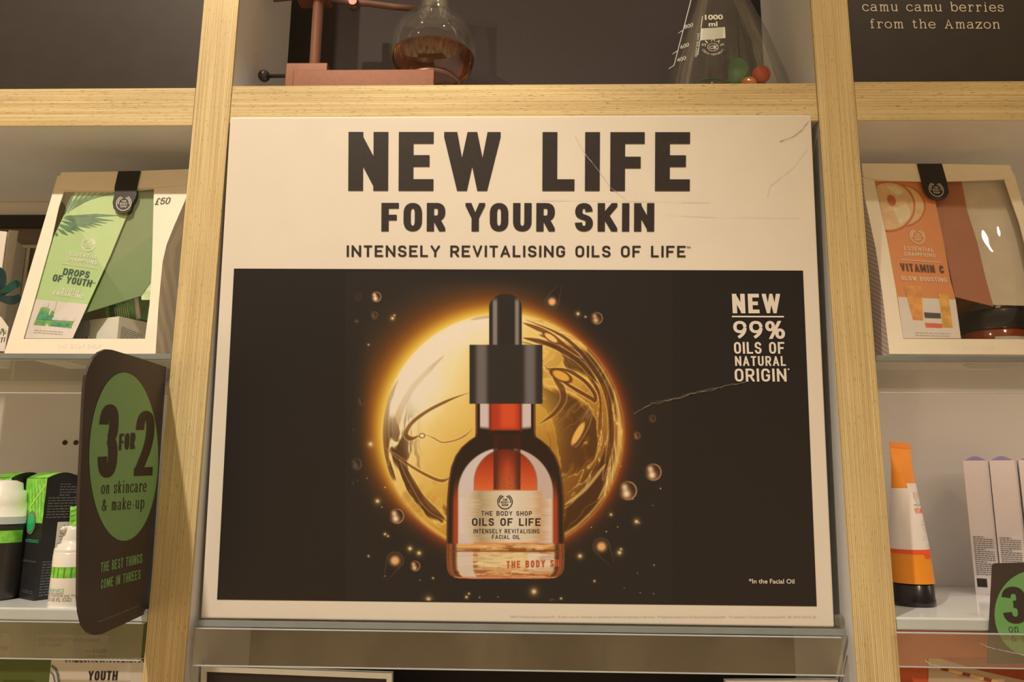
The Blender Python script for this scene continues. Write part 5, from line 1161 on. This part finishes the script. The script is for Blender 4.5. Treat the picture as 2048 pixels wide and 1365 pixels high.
# below the poster
for lab, pts in (('small dark picture in a pale frame, bottom left below the poster', [(402, 1333), (783.5, 1348), (783.5, 1925), (388, 1920)]), ('small pale framed picture barely showing at the bottom right below the poster', [(1452, 1363), (1676, 1362), (1684, 1925), (1452, 1925)])):
    P = Plane((0, .03, 0), (0, -1, 0)); t = thing('framed_picture', P((pts[0][0] + pts[1][0]) / 2, pts[2][1]), lab, 'picture', 'framed pictures below the poster')
    ins = [(pts[0][0] + 10.5, pts[0][1] + 11.5), (pts[1][0] - 10.5, pts[1][1] + 11), (pts[2][0] - 10.5, pts[2][1] - 11), (pts[3][0] + 10.5, pts[3][1] - 11)]
    obj('frame', strips(P, pts + pts[:1], ins + ins[:1], 0, .008), mat('pale_frame', (226, 204, 170), .4, noise=.03), t)
    obj('picture', slab(P, ins, .004, -.002), mat('dark_picture', (46, 36, 34), .35, noise=.05), t)

# ------------------------------------------------------------------ top centre display
copper = mat('brushed_copper', (122, 72, 46), .38, metal=.25, spec=.4, noise=.08, nscale=200); dcop = mat('dark_copper', (120, 80, 60), .4, metal=.5, noise=.1); iron = mat('dark_iron', (64, 54, 46), .45, metal=.5, noise=.1)
t = thing('lab_stand', at(700, 165, .05) * 1.0, 'copper lab stand with rod, thumbscrew and flask clamp on the top shelf', 'stand')
t.location.z = ZT; BASE[t] = Vector(t.location)
pz = lambda y, Y, x=720: at(x, y, Y).z
x0, x1 = at(585, 160, .016).x, at(868, 160, .016).x
obj('base_plate', MB().box(x0, x1, .016, .030, ZT, pz(139, .016), .0008), copper, t)
x0b, x1b = at(571, 150, .032).x, at(655, 150, .032).x
obj('base_block', MB().box(x0b, x1b, .0305, .085, ZT, pz(127, .032, 610), .001), copper, t)
rx = at(630, 120, .055).x
obj('rod', MB().lathe([(.0056, pz(127, .032, 610)), (.0056, .56)], (rx, .055, 0), 24), mat('polished_copper', (206, 138, 100), .28, metal=.85, noise=.05), t)
ky = .045; kz = pz(152, ky, 550); k0, k1 = at(528, 152, ky).x, at(572, 152, ky).x
sc = obj('thumbscrew', MB().tube([(k1 + .004, ky, kz), (k0 + .004, ky, kz)], .0021, 12), iron, t)
obj('knob', MB().sphere((k0, ky, kz), .0062), iron, sc)
cz = pz(2, .055, 600)
cl = obj('clamp', MB().box(at(588, 4, .045).x, at(654, 4, .045).x, .045, .068, cz - .001, cz + .02, .002), copper, t)
obj('clamp_jaw', MB().tube([(at(546, 8, .05).x, .05, cz), (at(600, 4, .05).x, .05, cz + .003)], .004, 12), dcop, cl)
obj('clamp_arm', MB().tube([(at(655, 0, .056).x, .056, cz + .004), (at(700, 4, .06).x, .06, cz + .001), (at(740, 1, .065).x, .065, cz + .003), (at(790, 4, .07).x, .07, cz + .002), (at(836, 0, .075).x, .075, cz + .003)], .0034, 12), dcop, cl)
obj('arm_nut', MB().lathe([(.0045, -.006), (.006, -.004), (.006, .004), (.0045, .006)], (at(708, 6, .06).x, .06, cz - .001), 20, (0, 1, 0)), dcop, cl)
# round flask on the stand's ring
FY = .078; fc = at(866.5, 103, FY); FR = .0476
zn = at(862, 14, FY).z
prof = [(.001, -FR)] + [(FR * math.sin(a), -FR * math.cos(a)) for a in np.linspace(.08, math.pi - math.asin(.0165 / FR), 26)] + [(.0160, FR * .97 + .004), (.0160, .11), (.0185, .113)]
ring = []
rg = MB(); rr = .030; zr_ = fc.z - math.sqrt(FR ** 2 - rr ** 2) - .0024
n = 40
rg.tube([(fc.x + rr * math.cos(2 * math.pi * i / n), fc.y + rr * math.sin(2 * math.pi * i / n), zr_) for i in range(n + 1)], .0024, 10)
rg.tube([(fc.x - rr, fc.y, zr_), (rx, .058, zr_)], .0024, 10)
obj('support_ring', rg, dcop, t)
fk = thing('round_flask', Vector((fc.x, fc.y, fc.z - FR)), 'round glass flask half full of amber liquid on the top shelf', 'flask')
obj('flask_body', MB().lathe(prof, fc, 56, cap=False), glass, fk)
zl = at(866, 118, FY).z - fc.z
ri = FR - .0008
lp = [(0.0005, -ri)] + [(ri * math.sin(a), -ri * math.cos(a)) for a in np.linspace(.08, math.acos(-zl / ri), 22)]
amb = bpy.data.materials.new('amber_liquid'); amb.use_nodes = True; b = amb.node_tree.nodes['Principled BSDF']
b.inputs['Base Color'].default_value = (.50, .19, .028, 1); b.inputs['Transmission Weight'].default_value = .97; b.inputs['IOR'].default_value = 1.36; b.inputs['Roughness'].default_value = .02
m = MB().lathe(lp, fc, 56, cap=True); obj('liquid', m, amb, fk, 'amber liquid')
# conical flask
EY_ = .085; ex = at(1448, 165, EY_).x
def er(z):      # radius of the cone at height z
    za, zb = at(1440, 160, EY_).z, at(1432, 0, EY_).z; ra, rb = .0622, .0318
    return ra + (z - za) * (rb - ra) / (zb - za)
zt0 = ZT + .0005
prof = [(er(zt0 + .006) * .90, zt0), (er(zt0 + .003) * .97, zt0 + .002)] + [(er(q_), q_) for q_ in np.linspace(zt0 + .006, .48, 16)] + [ (.0195, at(1432, 0, EY_).z + .022), (.0190, .58), (.023, .585)]
ef = thing('conical_flask', Vector((ex, EY_, ZT)), 'clear conical flask marked 1000 ml with berries inside on the top shelf', 'flask')
eb = obj('flask_body', MB().lathe(prof, (ex, EY_, 0), 64, cap=True), glass, ef)
def cone_hit(px, py, off=.0004):
    d = ray(px, py).normalized(); t_ = .6; best = (9, t_)
    for i in range(300):
        p = EYE + d * t_; g = math.hypot(p.x - ex, p.y - EY_) - er(p.z) - off
        if abs(g) < best[0]: best = (abs(g), t_)
        if g < 1e-5 or t_ > 1.2: break
        t_ += max(g * .6, 5e-4)
    return EYE + d * best[1]
def cone_patch(polys):
    m = MB()
    for p in polys: m.poly([cone_hit(x, y) for x, y in p])
    return m
def arc_text(s_, cx_, cy__, r_, h_, a0, a1, inward=False):
    out_ = []; n_ = len(s_)
    for i, ch in enumerate(s_):
        if ch == ' ': continue
        a = math.radians(a0 + (a1 - a0) * (i + .5) / n_); w_ = abs(math.radians(a1 - a0)) * r_ / n_ * .8
        for p in ptext(ch, w_ if ch != 'I' else w_ * .35, h_):
            q = []
            for u, v in p:
                u -= w_ / 2
                if inward: rr_ = r_ - v; q.append((cx_ + rr_ * math.cos(a) - u * math.sin(a) * -1 * -1, cy__ - rr_ * math.sin(a) - u * math.cos(a) * -1 * -1))
                else: rr_ = r_ + v; q.append((cx_ + rr_ * math.cos(a) + u * math.sin(a), cy__ - rr_ * math.sin(a) + u * math.cos(a)))
            out_.append(q)
    return out_
L = pline('1000', 1410, 39.5, 1446, 38.5, 10, .03) + pline('ml', 1417.5, 52.7, 1435, 52.3, 9.5, .03)
L += [[(1401.7, 57), (1450, 54), (1451, 76), (1400, 81)]] + stroke([(1405, 32), (1402, 56)], 1.5, 1.5) + stroke([(1400, 80), (1395.5, 110)], 1.5, 1.5)
L += [[(1388.5 + (y0) * -1 * 1.0, 113 - x0) for x0, y0 in p] for p in [[(u, -v + 0) for u, v in q] for q in ptext('approx.vol.', 49, 6.5)]] if False else []
for q in ptext('approx.vol.', 49, 6.5): L.append([(1393.5 + u * .13 - v, 114 - u - v * .1) for u, v in q])
L += stroke([(1382, 0), (1348, 130.5)], 1.4, 1.4) + stroke([(1348, 130.5), (1337, 138)], 1.4, 1.4) + stroke([(1366, 60.5), (1356, 67)], 1.3, 1.3) + stroke([(1354.5, 102), (1344.5, 108.5)], 1.3, 1.3)
L += pline('800', 1369, 58, 1386, 53, 8) + pline('600', 1361, 98, 1378, 92.5, 8) + pline('400', 1354, 124.5, 1372, 119, 8)
q_ = arc_text('SIMAX', 1426, 94, 15, 9, 178, 2) + arc_text('CZECH REPUBLIC', 1426, 94, 23, 5, 195, 345, True)
q_ += stroke(arc(1426, 94.5, 10.5, 0, 360, 28), 1.2, 1.2) + pline('C', 1419, 99, 1425, 98.8, 8, .02) + stroke([(1425, 90), (1434, 99)], 1.6, 1.6) + stroke([(1434, 90), (1425, 99)], 1.6, 1.6) + stroke([(1429.5, 88), (1429.5, 101)], 1.4, 1.4)
L += [[(x, 94 + (y - 94) * .72) for x, y in p] for p in q_]
obj('printed_scale', cone_patch(L), mat('flask_white_print', (236, 220, 192), .5, noise=.02), eb, 'white printed scale reading 1000 ml')
# berries and leaves inside
by = .075
br = mat('red_berry', (222, 84, 38), .25, spec=.6, noise=.35, nscale=45); br2 = mat('orange_berry', (230, 128, 54), .25, spec=.6, noise=.3, nscale=45)
bl = [(1522, 150, .0098, by, br, 'large red orange berry resting highest inside the conical flask'), (1497, 170, .0088, .070, br2, 'orange berry low beside the red berry in the conical flask')]
for px_, py_, r_, y_, m_, lab in bl:
    p = at(px_, py_, y_); t = thing('berry', Vector((p.x, p.y, p.z - r_)), lab, 'berry', 'berries in the conical flask')
    obj('fruit', MB().sphere(p, r_, .97, 28), m_, t); obj('stem_scar', MB().sphere(p + Vector((.003, .002, r_ * .93)), .0012, .6, 10), dcop, t)
for k, (dx_, dy_, dz_) in enumerate(((.034, .012, .0105), (.012, -.012, .0100), (.020, .022, .0100), (-.006, .010, .0105))):
    p = Vector((ex + dx_, EY_ + dy_ - .006, ZT + .0005 + dz_))
    obj('berry', MB().sphere(p, .0098, .97, 24), br if k % 2 else br2, label=('ripe berry at the bottom of the conical flask, hidden by the shelf edge'), cat='berry', group='berries in the conical flask', loc=(p.x, p.y, p.z - .0098))
def leaf_mesh(base, tip, wd, nrm, curl=.2):
    m = MB(); base, tip = Vector(base), Vector(tip); ax = (tip - base); nrm = Vector(nrm).normalized(); sd = ax.normalized().cross(nrm).normalized(); vs = []; n_ = 12
    for i in range(n_ + 1):
        u = i / n_; w_ = wd * math.sin(math.pi * min(u * .96 + .02, 1)) ** .8; c_ = base + ax * u + nrm * (curl * ax.length * math.sin(math.pi * u))
        vs += [c_ - sd * w_ + nrm * w_ * .3, c_, c_ + sd * w_ + nrm * w_ * .3]
    fs = []
    for i in range(n_): fs += [(3 * i, 3 * i + 1, 3 * i + 4, 3 * i + 3), (3 * i + 1, 3 * i + 2, 3 * i + 5, 3 * i + 4)]
    return m.add(vs, fs, True)
lm = mat('fresh_leaf', (70, 100, 42), .45, noise=.2, nscale=60)
obj('leaf', leaf_mesh(at(1462, 178, .072), at(1480, 116, .085), .0105, (.1, -1, .2), .12), lm, label='upright green leaf inside the conical flask', cat='leaf', group='leaves in the conical flask', loc=at(1462, 178, .072))
obj('leaf', leaf_mesh(at(1392, 164, .060), at(1452, 164, .06), .007, (.0, -.6, 1), .06), lm, label='flat green leaf lying at the bottom of the conical flask', cat='leaf', group='leaves in the conical flask', loc=at(1392, 164, .060))
